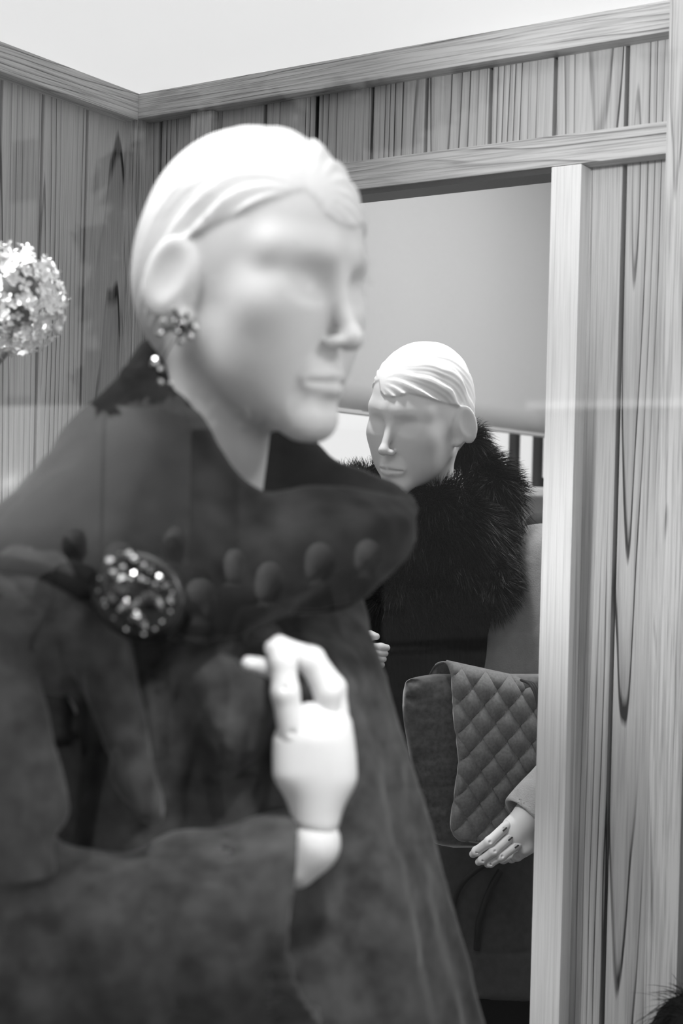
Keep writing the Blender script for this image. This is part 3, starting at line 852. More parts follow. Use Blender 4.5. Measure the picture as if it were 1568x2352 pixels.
bc = W(318, 1368, 0.949)
br = empty('brooch', bc, label='large oval dark jewelled brooch pinning the collar over the front mannequin\'s chest', cat='brooch')
bx = (RGT * math.cos(-0.62) + UPV * math.sin(-0.62)).normalized(); bn = (-fwd * 0.92 - RGT * 0.22 + UPV * 0.32).normalized()
bx = (bx - bn * bx.dot(bn)).normalized(); bz = bn.cross(bx)
def bp(a, r, lift=0.0): return bc + bx * (0.0315 * r * math.cos(a)) + bz * (0.0255 * r * math.sin(a)) + bn * lift
bm = bmesh.new()
prof = [(1.10, -0.004), (1.12, 0.0), (1.04, 0.004), (0.90, 0.0035), (0.70, 0.006), (0.0, 0.0075)]
loops = [[bm.verts.new(bp(2 * math.pi * i / 40, r_, l_)) for i in range(40)] for r_, l_ in prof[:-1]]
top = bm.verts.new(bp(0, 0, prof[-1][1]))
for A, B in zip(loops[:-1], loops[1:]):
    for i in range(40): bm.faces.new((A[i], A[(i + 1) % 40], B[(i + 1) % 40], B[i]))
for i in range(40): bm.faces.new((loops[-1][i], loops[-1][(i + 1) % 40], top))
bm.faces.new(loops[0][::-1])
obj_me('setting', bm_me('setting', bm, M_SETTING, True), br)
def on_brooch(px, py, lift):
    r = ray(px, py); t = (bc + bn * lift - EYE).dot(bn) / r.dot(bn)
    return EYE + r * t
for px, py, r_ in ((297, 1276, 4.6), (309, 1284, 3.2), (252, 1287, 4.4), (261, 1318, 4.2), (330, 1299, 3.2), (345, 1308, 3.4), (383, 1346, 3.4), (394, 1378, 3.4), (241, 1385, 3.8), (308, 1320, 3.2), (354, 1345, 3.6),
                   (228, 1330, 2.4), (226, 1358, 2.4), (275, 1272, 2.4), (366, 1326, 2.6), (396, 1362, 2.4), (390, 1404, 2.4), (372, 1428, 2.4), (262, 1420, 2.2), (290, 1446, 2.4), (330, 1456, 2.4), (356, 1446, 2.2),
                   (282, 1302, 2.6), (292, 1312, 2.4), (322, 1330, 2.8), (334, 1336, 2.8), (366, 1352, 2.4)):
    gem(br, on_brooch(px, py, 0.0075), r_ * 0.00085 if r_ > 2.5 else r_ * 0.0006)
jm = plain('dark_jewel_facets', 0.015, 0.05, spec=1.0)
bm = bmesh.new(); bmesh.ops.create_icosphere(bm, subdivisions=2, radius=1.0)
JET = bm_me('jewel', bm, jm)
for px, py, s_, st_ in ((285, 1352, 0.0085, 1.3), (345, 1380, 0.0070, 1.2), (310, 1425, 0.0062, 1.6), (262, 1378, 0.0058, 1.4)):
    gem(br, on_brooch(px, py, 0.006), s_, st_, 'dark_stone', JET)
PETAL_G = plain('grey_crystal', 0.40, 0.22, metal=1.0)
bm = bmesh.new(); bmesh.ops.create_icosphere(bm, subdivisions=2, radius=1.0)
PGEM = bm_me('petal_stone', bm, PETAL_G)
for px, py, an, s_ in ((284, 1392, 1.35, 1.0), (310, 1390, 1.75, 0.9), (338, 1386, 2.3, 0.9), (366, 1386, 0.6, 0.8), (322, 1424, 0.35, 1.2)):
    p = on_brooch(px, py, 0.008)
    X_ = (bx * math.cos(an) - bz * math.sin(an)).normalized(); Y_ = bn.cross(X_)
    Mg = Matrix((X_ * 0.0068 * s_, Y_ * 0.0032 * s_, bn * 0.0032)).transposed().to_4x4(); Mg.translation = p
    obj_me('petal_stone', PGEM, br, Mg)

ec = W(408, 742, 1.020)
er = empty('earring', ec, label='crystal cluster earring with a drop, on the front mannequin\'s ear', cat='earring')
for p in ((402, 712), (432, 722), (396, 734), (404, 758), (436, 772), (448, 750), (376, 738), (368, 764), (414, 784), (420, 742)):
    gem(er, W(p[0], p[1], 1.018), 0.0030)
stl = [W(408, 742, 1.022)]
for p in ((402, 712), (432, 722), (396, 734), (404, 758), (436, 772), (448, 750), (368, 764), (414, 784)):
    V, F = tube([W(412, 744, 1.021), W(p[0], p[1], 1.0205)], 0.0016, 6)
    obj('setting', V, F, M_SETTING, er)
V, F = tube([W(400, 780, 1.021), W(380, 815, 1.022), W(366, 850, 1.024)], 0.0005, 6, 12)
obj('drop_chain', V, F, M_SETTING, er)
for p in ((353, 836), (370, 848), (368, 878), (390, 880), (356, 828)):
    gem(er, W(p[0], p[1], 1.020), 0.0029)
for p in ((353, 836), (370, 848), (368, 878), (390, 880)):
    V, F = tube([W(370, 856, 1.0225), W(p[0], p[1], 1.022)], 0.0015, 6)
    obj('setting', V, F, M_SETTING, er)
for p in ((516, 1103, 1.043), (702, 1108, 1.052)):
    pass

# ================================================================== SECOND MANNEQUIN, beyond the opening
neck2 = C(1010, 1170, 2.24)
m2 = empty('mannequin', CM @ Vector((neck2[0], neck2[1], 0)),
           label='white mannequin with bowed head in black fur collar and grey coat, seen through the opening', cat='mannequin')
hb2 = np.array(CI @ (H2 @ Vector((0, -0.046, -0.19))), dtype=np.float32)
def torso2(x, y, z):
    nx, ny = neck2[0], neck2[1]
    d = cap(x, y, z, hb2 + np.array((0, 0, 0.03)), (nx - 0.01, ny + 0.03, neck2[2] - 0.08), 0.042, 0.048)
    d = smin(d, cap(x, y, z, (nx - 0.10, ny + 0.03, 1.37), (nx + 0.10, ny + 0.04, 1.37), 0.040), 0.05)
    d = smin(d, ell(x, y, z, (nx, ny + 0.03, 1.22), (0.10, 0.07, 0.18)), 0.05)
    d = smin(d, ell(x, y, z, (nx, ny + 0.03, 0.93), (0.12, 0.085, 0.14)), 0.07)
    for s_ in (-1, 1):
        d = smin(d, cap(x, y, z, (nx + 0.065 * s_, ny + 0.03, 0.90), (nx + 0.06 * s_, ny + 0.03, 0.48), 0.072, 0.048), 0.03)
        d = smin(d, cap(x, y, z, (nx + 0.06 * s_, ny + 0.03, 0.48), (nx + 0.055 * s_, ny + 0.03, 0.06), 0.048, 0.030), 0.02)
        d = smin(d, cap(x, y, z, (nx + 0.055 * s_, ny + 0.03, 0.035), (nx + 0.055 * s_ - 0.04, ny - 0.08, 0.028), 0.032, 0.024), 0.02)
    return d
body_mesh('body', H2, torso2, (neck2[0] - 0.22, neck2[1] - 0.18, 0.0), (neck2[0] + 0.22, neck2[1] + 0.22, 1.62), M_SKIN, m2)

def knit2(x, y, z):
    c = C(985, 1500, 2.25)
    d = ell(x, y, z, (c[0], c[1], 1.20), (0.135, 0.105, 0.30))
    rib = 0.0022 * np.sin((x - c[0]) * 2 * math.pi / 0.0085 + 4 * z)
    return d - rib
c = C(985, 1500, 2.25)
V, F = nets(knit2, (c[0] - 0.15, c[1] - 0.12, 0.88), (c[0] + 0.15, c[1] + 0.12, 1.46), 0.0030)
obj('knit_top', xf(CM, V), F, M_KNIT, m2)

# open wool coat: front panel and left sleeve
def coatp2(x, y, z):
    d = ell(x, y, z, C(1205, 1650, 2.235), (0.108, 0.105, 0.285), rot('Y', 4))
    d = smin(d, cap(x, y, z, C(1250, 1292, 2.235), C(1150, 1290, 2.26), 0.048, 0.046), 0.05)
    d = smin(d, cap(x, y, z, C(1262, 1300, 2.225), C(1390, 1715, 2.05), 0.052, 0.046), 0.03)
    d = smin(d, ell(x, y, z, C(880, 1620, 2.30), (0.10, 0.09, 0.30)), 0.02)
    d = d + 0.004 * vnoise(x + 0 * z, y + 0 * z, z * 0.6 + 0 * x, 0.05)
    return smax(d, -(z - 0.93), 0.01)
c = C(1150, 1600, 2.2)
V, F = nets(coatp2, (c[0] - 0.32, c[1] - 0.14, 0.90), (c[0] + 0.24, c[1] + 0.22, 1.50), 0.0048)
obj('coat', xf(CM, smooth_net(V, F, 1)), F, M_COAT2, m2)
e2, w2 = C(1385, 1700, 2.00), C(1204, 1884, 1.944)
dw = (w2 - e2) / np.linalg.norm(w2 - e2)
def slv2(x, y, z):
    L = float(np.linalg.norm(w2 - e2))
    t = ((x - e2[0]) * dw[0] + (y - e2[1]) * dw[1] + (z - e2[2]) * dw[2])
    d = cap(x, y, z, e2, w2 + dw * 0.05, 0.047, 0.0335) + 0.0020 * vnoise(x + 0 * z, y + 0 * z, z + 0 * x, 0.03)
    d = smax(d, t - L, 0.004)
    return smax(d, -smax(cap(x, y, z, e2, w2 + dw * 0.06, 0.042, 0.0290), -(t - L + 0.06), 0.002), 0.002)
lo = np.minimum(e2, w2) - 0.055; hi = np.maximum(e2, w2) + 0.055
V, F = largest(*nets(slv2, lo, hi, 0.0018))
obj('sleeve', xf(CM, smooth_net(V, F, 1)), F, M_COAT2, m2)
# the other sleeve, mostly behind the front mannequin
def slv3(x, y, z):
    d = cap(x, y, z, C(800, 1310, 2.26), C(690, 1610, 2.25), 0.05, 0.046)
    return smin(d, cap(x, y, z, C(690, 1610, 2.25), C(806, 1503, 2.115), 0.046, 0.027), 0.02)
lo, hi = C(590, 1790, 2.1), C(890, 1210, 2.1); lo[1] -= 0.05; hi[1] += 0.25
V, F = largest(*nets(slv3, lo, hi, 0.006))
obj('sleeve', xf(CM, smooth_net(V, F, 1)), F, M_COAT2, m2)

# dark skirt of the coat with drawstrings, trousers below
hem = C(1080, 2262, 2.20)[2]; top2 = C(1060, 1800, 2.2)[2]; seam = C(1080, 2152, 2.2)[2]
sx = C(1070, 2000, 2.235)
def skirt2(x, y, z):
    xx, yy = x - sx[0], (y - sx[1]) / 0.72
    ang = np.arctan2(yy, xx)
    t = np.clip((top2 - z) / (top2 - hem), 0, 1)
    r = 0.140 + 0.030 * t + 0.004 * np.sin(ang * 5 + 1.0) * t - 0.0022 * np.exp(-((z - seam) / 0.0022) ** 2)
    d = np.sqrt(xx * xx + yy * yy) - r
    d = smax(d, z - top2, 0.03)
    return smax(d, hem - z + 0.006 * np.sin(ang * 3), 0.006)
V, F = nets(skirt2, (sx[0] - 0.20, sx[1] - 0.15, hem - 0.02), (sx[0] + 0.20, sx[1] + 0.15, top2 + 0.02), 0.0042)
skirt = obj('coat_skirt', xf(CM, smooth_net(V, F, 1)), F, M_SKIRT, m2)
def trous(x, y, z):
    d = None
    for s_ in (-1, 1):
        k = cap(x, y, z, (sx[0] + 0.066 * s_, sx[1] + 0.01, hem + 0.06), (sx[0] + 0.060 * s_, sx[1] + 0.01, 0.12), 0.088, 0.066)
        d = k if d is None else smin(d, k, 0.02)
    return smax(d, 0.10 - z, 0.005) + 0.003 * vnoise(x + 0 * z, y + 0 * z, z + 0 * x, 0.05)
V, F = nets(trous, (sx[0] - 0.18, sx[1] - 0.12, 0.07), (sx[0] + 0.18, sx[1] + 0.13, hem + 0.17), 0.008)
obj('trousers', xf(CM, V), F, M_TROUS, m2)
def skz(px, py, lift=0.002):   # a point on the front of the skirt
    p = C(px, py, 2.2)
    for _ in range(6):
        xx = p[0] - sx[0]; r = 0.155
        y = sx[1] - 0.72 * math.sqrt(max(r * r - xx * xx, 1e-4)) - lift - 0.004
        p = C(px, py, float(p[1] and y / 1.0) if False else 2.2 + (y - C(px, py, 2.2)[1]))
    return p
for pts, r_ in ((((1180, 1975), (1120, 1985), (1075, 2015), (1050, 2050), (1042, 2090), (1048, 2130), (1062, 2152)), 0.0034),
                (((1150, 2000), (1130, 2035), (1112, 2080), (1100, 2120), (1096, 2160), (1094, 2182)), 0.0044)):
    V, F = tube([skz(*p) for p in pts], [r_ * 1.2, r_ * 1.2, r_ * 1.2, r_], 8, 40)
    obj('drawstring', xf(CM, V), F, M_CORD, skirt)

# hands
hand2 = empty('hand'); hand2.location = CM @ Vector(C(1205, 1905, 1.975)); hand2.parent = m2; hand2.matrix_parent_inverse = m2.matrix_basis.inverted()
def palm2(x, y, z):
    d = cap(x, y, z, C(1212, 1876, 1.9500), C(1188, 1912, 1.9460), 0.0185, 0.0140)
    d = smin(d, cap(x, y, z, C(1170, 1895, 1.9460), C(1205, 1948, 1.9460), 0.0095, 0.0090), 0.014)
    d = smin(d, cap(x, y, z, C(1215, 1872, 1.9520), C(1206, 1884, 1.9500), 0.0190, 0.0180), 0.012)
    d = smin(d, cap(x, y, z, C(1222, 1880, 1.9500), C(1214, 1940, 1.9500), 0.0130, 0.0100), 0.012)
    return d
c = C(1200, 1905, 1.9690)
V, F = nets(palm2, c - np.array((0.05, 0.045, 0.05)), c + np.array((0.05, 0.08, 0.05)), 0.0013)
obj('palm', xf(CM, smooth_net(V, F, 1)), F, M_SKIN, hand2)
FING2 = [
    ([(1164, 1896, 1.9400), (1124, 1933, 1.9370), (1094, 1955, 1.9560), (1086, 1962, 1.9690)], (0.0070, 0.0068, 0.0062, 0.0052)),
    ([(1177, 1918, 1.9400), (1135, 1954, 1.9370), (1108, 1974, 1.9540), (1099, 1980, 1.9670)], (0.0070, 0.0066, 0.0060, 0.0050)),
    ([(1191, 1937, 1.9400), (1152, 1966, 1.9390), (1126, 1982, 1.9540), (1119, 1985, 1.9670)], (0.0068, 0.0064, 0.0058, 0.0048)),
    ([(1206, 1958, 1.9540), (1188, 1968, 1.9560), (1174, 1973, 1.9640), (1170, 1972, 1.9790)], (0.0060, 0.0056, 0.0050, 0.0044)),
    ([(1205, 1948, 1.966), (1180, 1964, 1.985), (1155, 1972, 2.000), (1145, 1973, 2.010)], (0.0085, 0.0075, 0.0068, 0.0055)),
]
for k, (p, r_) in enumerate(FING2):
    P = [C(*q) for q in p]
    sl = [] if k == 4 else [P[0] * 0.80 + P[1] * 0.20 + np.array((0, -r_[0], 0.002)), P[1] + np.array((0, -r_[1], 0.001)), P[2] + np.array((0, -r_[2], 0.0))]
    V, F = finger_me(P, r_, h=0.0010, slots=sl)
    fo = obj('thumb' if k == 4 else 'finger', V, F, M_SKIN, hand2)
    if k < 4:
        a, b_ = P[0] * 0.93 + P[1] * 0.07, P[0] * 0.70 + P[1] * 0.30
        o_ = np.array((0.0006, -r_[0] * 1.0, 0.0005))
        V, F = tube([a + o_, b_ + o_], 0.0011, 6)
        obj('hinge_slot', xf(CM, V), F, M_PIN, fo)
hand3 = empty('hand'); hand3.location = CM @ Vector(C(830, 1500, 2.10)); hand3.parent = m2; hand3.matrix_parent_inverse = m2.matrix_basis.inverted()
def palm3(x, y, z): return smin(ell(x, y, z, C(828, 1503, 2.10), (0.026, 0.014, 0.022)), cap(x, y, z, C(790, 1505, 2.14), C(820, 1503, 2.11), 0.018, 0.017), 0.01)
c = C(820, 1503, 2.10)
V, F = nets(palm3, c - np.array((0.06, 0.05, 0.05)), c + np.array((0.05, 0.07, 0.05)), 0.0022)
obj('palm', xf(CM, V), F, M_SKIN, hand3)
for k in range(4):
    yy = 1487 + 13 * k
    V, F = finger_me([C(850, yy, 2.10), C(874 - 3 * k, yy, 2.085), C(888 - 4 * k, yy + 1, 2.09)], (0.0066, 0.0062, 0.0050), h=0.0014)
    obj('finger', V, F, M_SKIN, hand3)
V, F = finger_me([C(835, 1470, 2.11), C(850, 1460, 2.10), C(864, 1462, 2.095)], (0.0078, 0.0070, 0.0052), h=0.0014)
obj('thumb', V, F, M_SKIN, hand3)

# fur collar: a soft body with thousands of hairs
def furb(x, y, z):
    d = cap(x, y, z, C(1070, 1020, 2.26), C(1140, 1150, 2.24), 0.022, 0.036)
    d = smin(d, cap(x, y, z, C(1130, 1140, 2.23), C(1120, 1330, 2.16), 0.032, 0.030), 0.03)
    d = smin(d, ell(x, y, z, C(1010, 1250, 2.17), (0.088, 0.055, 0.090)), 0.03)
    d = smin(d, cap(x, y, z, C(900, 1370, 2.15), C(1100, 1350, 2.15), 0.030, 0.030), 0.03)
    d = smin(d, cap(x, y, z, C(790, 1125, 2.26), C(900, 1190, 2.22), 0.026, 0.045), 0.03)
    d = smin(d, cap(x, y, z, C(1070, 1030, 2.30), C(800, 1120, 2.32), 0.024, 0.024), 0.03)
    return d + 0.006 * vnoise(x + 0 * z, y + 0 * z, z + 0 * x, 0.035)
lo, hi = C(700, 1440, 2.05), C(1230, 960, 2.05); lo[1] = 2.03; hi[1] = 2.38
FV, FF = nets(furb, lo, hi, 0.0042)
FV = smooth_net(FV, FF, 1)
fc = obj('fur_collar', xf(CM, FV), FF, M_FURB, m2)
def hairs(V, F, n, length, width, droop, spread, M=CM, face=None, seed=1, side=0.0):
    rg = np.random.default_rng(seed)
    A, B, C_, D = (V[F[:, i]] for i in range(4))
    nr = np.cross(C_ - A, D - B); ar = np.linalg.norm(nr, axis=1) + 1e-12; nr /= ar[:, None]
    w = ar.copy()
    if face is not None: w *= np.clip(nr @ np.asarray(face) + 0.35, 0, None)
    k = rg.choice(len(F), n, p=w / w.sum())
    s_, t_ = rg.random((n, 1)), rg.random((n, 1))
    P = (A[k] * (1 - s_) + B[k] * s_) * (1 - t_) + (D[k] * (1 - s_) + C_[k] * s_) * t_
    nn = nr[k]
    g = np.array((side, 0, -1.0)); tg = g - nn * (nn @ g)[:, None]
    cl = np.stack([vnoise(P[:, 0] + o_, P[:, 1], P[:, 2], 0.022) for o_ in (0, 3.3, 7.7)], 1)
    dr = nn * 0.75 + tg * droop + cl * spread + rg.normal(size=(n, 3)) * 0.16
    dr /= np.linalg.norm(dr, axis=1)[:, None]
    L = (length * (0.55 + 0.6 * rg.random(n)))[:, None]
    bend = np.array((0, 0, -0.45)) + cl * 0.3
    sd_ = np.cross(dr, rg.normal(size=(n, 3))); sd_ /= np.linalg.norm(sd_, axis=1)[:, None]
    pts = []
    for q, wd in ((-0.08, 1.0), (0.40, 0.85), (0.75, 0.55), (1.0, 0.08)):
        c = P + dr * L * q + bend * L * max(q, 0) ** 2 * 0.6
        pts += [c - sd_ * width * wd, c + sd_ * width * wd]
    Vh = np.stack(pts, 1).reshape(-1, 3)
    base = (np.arange(n) * 8)[:, None]
    Fh = np.concatenate([base + np.array([[2 * i, 2 * i + 1, 2 * i + 3, 2 * i + 2]]) for i in range(3)])
    return xf(M, Vh), Fh
V, F = hairs(FV, FF, 26000, 0.030, 0.00045, 0.55, 0.55, face=(0.15, -1, 0.2), seed=5, side=0.25)
tag(obj('fur', V, F, M_FUR, fc), kind='stuff')

# ------------------------------------------------------------------ quilted velvet bag
bag = empty('handbag', W(1100, 1930, 2.01), label='soft velvet clutch bag with quilted flap, held by the far mannequin', cat='bag')
BR = [(1548, 1000, 2.05), (1558, 940, 2.04), (1580, 928, 2.035), (1640, 925, 2.03), (1720, 937, 2.03), (1800, 949, 2.03), (1870, 966, 2.03), (1918, 985, 2.03), (1938, 1000, 2.03), (1946, 1040, 2.03)]
nth = 72; V = []
BRf = catmull(BR, 60)
for k, (py, xl, Z) in enumerate(BRf):
    xr = 1275; cx_, hw = (xl + xr) / 2, (xr - xl) / 2
    e = k / 59; th = 0.034 * min(1, 0.25 + 2.2 * math.sqrt(max(1 - abs(2 * e - 1) ** 3, 0)))
    th = 0.006 + 0.030 * (max(0.0, 1 - abs(2 * e - 1) ** 5)) ** 0.5
    for j in range(nth):
        a = 2 * math.pi * j / nth
        c_, s_ = math.cos(a), math.sin(a)
        u = math.copysign(abs(c_) ** 0.62, c_); v = math.copysign(abs(s_) ** 0.75, s_)
        V.append(C(cx_ + hw * u, py, Z - th * v + 0.035 * (u + 1) / 2))
V = np.array(V, float)
near = np.clip((C(1010, 1700, 2.0)[0] - V[:, 0]) / 0.06, 0, 1)
wr = vnoise(V[:, 0] * 0.8, V[:, 1] * 0.8, V[:, 2] * 1.8, 0.014) * 0.0110 + vnoise(V[:, 0], V[:, 1], V[:, 2], 0.007) * 0.0012
V[:, 1] += wr * (0.25 + near)
ridge = np.exp(-((V[:, 0] - C(952, 1700, 2.0)[0] - 0.25 * (1.2 - V[:, 2]) * 0) / 0.0022) ** 2)
V[:, 1] -= 0.0014 * ridge
F = [(k * nth + j, (k + 1) * nth + j, (k + 1) * nth + (j + 1) % nth, k * nth + (j + 1) % nth) for k in range(59) for j in range(nth)]
F.append(tuple(range(nth))); F.append(tuple(range(59 * nth, 60 * nth))[::-1])
body_b = obj('bag_body', xf(CM, V), F, M_BAGV, bag)
LE = [(985, 1556, 2.055), (1000, 1530, 2.045), (1026, 1523, 2.020), (1040, 1550, 1.998), (1044, 1620, 1.990), (1050, 1685, 1.986), (1057, 1740, 1.985), (1051, 1800, 1.985), (1042, 1860, 1.986), (1040, 1905, 1.988), (1056, 1926, 1.990)]
RE = [(1262, 1608, 2.092), (1266, 1582, 2.088), (1272, 1577, 2.080), (1276, 1600, 2.065), (1278, 1655, 2.057), (1280, 1710, 2.053), (1281, 1765, 2.051), (1281, 1820, 2.051), (1281, 1875, 2.051), (1280, 1920, 2.053), (1278, 1948, 2.055)]
nv, nu = 150, 110
Lc, Rc = catmull(LE, nv), catmull(RE, nv)
U = np.linspace(0, 1, nu)[None, :, None]
PX = Lc[:, None] * (1 - U) + Rc[:, None] * U
PX[..., 2] -= 0.010 * np.sin(np.clip(U[..., 0], 0, 1) * math.pi) ** 0.6 * np.clip((np.arange(nv)[:, None] - 14) / 30, 0, 1)
x_, y_ = PX[..., 0], PX[..., 1]
pA = (x_ * 0.755 + y_ * 0.656) / 46.5 + 0.12; pB = (x_ * 0.845 - y_ * 0.535) / 43.0 + 0.35
qa = np.abs(np.sin(math.pi * pA)); qb = np.abs(np.sin(math.pi * pB))
puff = 0.0085 * (qa ** 0.5) * (qb ** 0.5) + 0.0012 * np.minimum(qa, qb)
ed = np.clip(U[..., 0] / 0.03, 0, 1) * np.clip((nv - 1 - np.arange(nv)[:, None]) / 3, 0, 1)
PX[..., 2] -= puff * ed
V = np.array([C(*p) for p in PX.reshape(-1, 3)], float)
F = np.array([(r_ * nu + c_, r_ * nu + c_ + 1, (r_ + 1) * nu + c_ + 1, (r_ + 1) * nu + c_) for r_ in range(nv - 1) for c_ in range(nu - 1)])
fl = obj('flap', xf(CM, V), F, M_FLAP, bag)
md = fl.modifiers.new('thick', 'SOLIDIFY'); md.thickness = 0.004; md.offset = -1
V, F = tube([C(p[0] - 1, p[1], p[2] - 0.001) for p in LE] + [C(1100, 1937, 1.976), C(1180, 1944, 1.972)], 0.0013, 8, 120)
obj('piping', xf(CM, V), F, M_SKIRT, fl)
for k in range(3):
    V, F = tube([C(1196 + 5 * k, 1562 + 1.5 * k, 2.00), C(1216 + 6 * k, 1572, 1.975), C(1230 + 5 * k, 1600, 1.965), C(1238 + 5 * k, 1645, 1.962), C(1246 + 5 * k, 1720, 1.965)], 0.0019, 8, 30)
    obj('strap_cord', xf(CM, V), F, M_CORD, bag)

# ================================================================== SMALLER THINGS IN THE DISPLAY
# dried flower globe on a tall stem
fcn = W(22, 688, 1.44); FR = 0.053
flw = empty('flower_globe', (fcn.x, fcn.y, 0), label='round white dried flower head with tiny florets, in front of the left plank wall', cat='flower')
bm = bmesh.new(); bmesh.ops.create_icosphere(bm, subdivisions=3, radius=FR * 0.62)
for v in bm.verts: v.co = v.co + fcn
obj_me('core', bm_me('core', bm, M_STEM, True), flw)
def floret_me(k):
    rg = np.random.default_rng(50 + k); bm = bmesh.new()
    np_ = 4 + k % 2
    for i in range(np_):
        a = 2 * math.pi * i / np_ + rg.uniform(-0.2, 0.2); lift = rg.uniform(0.2, 0.9)
        ca_, sa = math.cos(a), math.sin(a)
        prof = [(0.0008, 0.0, 0), (0.0030, 0.0026, 0.0006 + 0.001 * lift), (0.0062, 0.0040, 0.0028 * lift), (0.0092, 0.0026, 0.0058 * lift), (0.0104, 0.0004, 0.0066 * lift)]
        lf = [bm.verts.new((ca_ * r - sa * w, sa * r + ca_ * w, h)) for r, w, h in prof]
        md_ = [bm.verts.new((ca_ * r, sa * r, h - 0.0007)) for r, w, h in prof]
        rt = [bm.verts.new((ca_ * r + sa * w, sa * r - ca_ * w, h)) for r, w, h in prof]
        for j in range(4):
            bm.faces.new((lf[j], lf[j + 1], md_[j + 1], md_[j])); bm.faces.new((md_[j], md_[j + 1], rt[j + 1], rt[j]))
    return bm_me('floret', bm, M_PETAL, True)
FLO = [floret_me(k) for k in range(5)]
for i in range(290):
    zz = 1 - 2 * (i + 0.5) / 290; a = i * 2.399963
    d_ = Vector((math.sqrt(1 - zz * zz) * math.cos(a), math.sqrt(1 - zz * zz) * math.sin(a), zz))
    d_ = (d_ + Vector(RNG.normal(size=3) * 0.07)).normalized()
    R_ = FR * (0.86 + 0.20 * RNG.random())
    q = (d_ + Vector(RNG.normal(size=3) * 0.30)).normalized().to_track_quat('Z', 'Y')
    s_ = 0.55 + 0.3 * RNG.random()
    mw = Matrix.Translation(fcn + d_ * R_) @ q.to_matrix().to_4x4() @ Matrix.Rotation(RNG.random() * 6, 4, 'Z') @ Matrix.Scale(s_, 4)
    obj_me('floret', FLO[i % 5], flw, mw)
b_ = fcn + Vector((0, 0, -FR * 0.9))
V, F = tube([fcn, b_, b_ + Vector((-0.03, -0.012, -0.05)), b_ + Vector((-0.085, -0.03, -0.22)), b_ + Vector((-0.10, -0.04, -0.6)), (fcn.x - 0.10, fcn.y - 0.04, 0.22)], 0.0030, 8, 40)
obj('stem', V, F, M_STEM, flw)
V, F = tube([(fcn.x - 0.10, fcn.y - 0.04, z_) for z_ in (0.0, 0.01, 0.10, 0.22, 0.30, 0.33)], [0.05, 0.06, 0.075, 0.06, 0.032, 0.038], 20)
obj('vase', V, F, M_WHITE, flw)

# fur garment at the foot of the right post
gb = C(1622, 2330, 1.56)
gar = empty('fur_garment', CM @ Vector((gb[0], gb[1], 0)), label='dark long-haired fur garment at the foot of the right post', cat='garment')
def garm(x, y, z):
    t = np.clip((gb[2] - z) / gb[2], 0, 1)
    d = np.sqrt((x - gb[0]) ** 2 + (y - gb[1]) ** 2) - (0.052 + 0.09 * t) - 0.006 * np.sin(np.arctan2(y - gb[1], x - gb[0]) * 7)
    d = smax(d, z - gb[2] - 0.02, 0.05)
    return smax(d, -z + 0.002, 0.003)
GV, GF = nets(garm, (gb[0] - 0.17, gb[1] - 0.17, -0.01), (gb[0] + 0.17, gb[1] + 0.17, gb[2] + 0.06), 0.0085)
gk = obj('lining', xf(CM, GV), GF, M_FURB, gar)
V, F = hairs(GV, GF, 9000, 0.040, 0.0007, 0.9, 0.5, face=(-0.3, -1, 0.4), seed=9)
tag(obj('fur', V, F, M_FUR, gar), kind='stuff')

# padded form standing by the window of the back room
pf = C(1262, 1196, 2.85)
frm = empty('dress_form', CM @ Vector((pf[0], pf[1] + 0.02, 0)), label='dark padded dress form just showing above the grey coat\'s shoulder', cat='dress form')
def form(x, y, z):
    d = cap(x, y, z, pf + np.array((-0.020, 0, -0.012)), pf + np.array((0.22, 0.05, -0.01)), 0.030, 0.045)
    d = smin(d, ell(x, y, z, pf + np.array((0.12, 0.04, -0.22)), (0.13, 0.09, 0.24)), 0.05)
    return smax(d, -(z - (pf[2] - 0.42)), 0.01)
V, F = nets(form, pf - np.array((0.12, 0.12, 0.45)), pf + np.array((0.34, 0.2, 0.12)), 0.008)
obj('torso', xf(CM, V), F, plain('form_cloth', 0.045, 0.9, noise=0.3, scale=40), frm)
fx = pf + np.array((0.12, 0.04, 0))
V, F = tube([CM @ Vector((fx[0], fx[1], 0.02)), CM @ Vector((fx[0], fx[1], pf[2] - 0.4))], 0.015, 12)
obj('pole', V, F, M_SETTING, frm)
V, F = tube([CM @ Vector((fx[0], fx[1], z_)) for z_ in (0.0, 0.012, 0.03)], [0.17, 0.165, 0.02], 28)
obj('base', V, F, M_SETTING, frm)

# ================================================================== THE STREET, seen in the glass
def mirror(p): p = Vector(p); return Vector((p.x, 2 * YG - p.y, p.z))
G0 = -0.30
M_ROAD = plain('asphalt', 0.05, 0.9, noise=0.25, scale=2)
M_FACADE = plain('pale_render', 0.28, 0.9, noise=0.06, scale=1.2)
M_LEDGE = plain('white_stone', 0.9, 0.8)
M_WIN = plain('dark_window', 0.02, 0.25)
M_PANE = plain('grey_pane', 0.2, 0.3)
M_LEAF = plain('dark_leaves', 0.025, 0.7, noise=0.4, scale=3)
M_BARK = plain('bark', 0.05, 0.9)
M_CLOTH = plain('street_clothes', 0.03, 0.9)
M_FACE = plain('street_skin', 0.10, 0.7)
M_VAN = plain('white_bodywork', 0.92, 0.3)
M_TYRE = plain('tyre_rubber', 0.02, 0.8)
box('pavement', (-90, -70, G0 - 0.2), (50, YG - 0.02, G0), M_ROAD, kind=S)

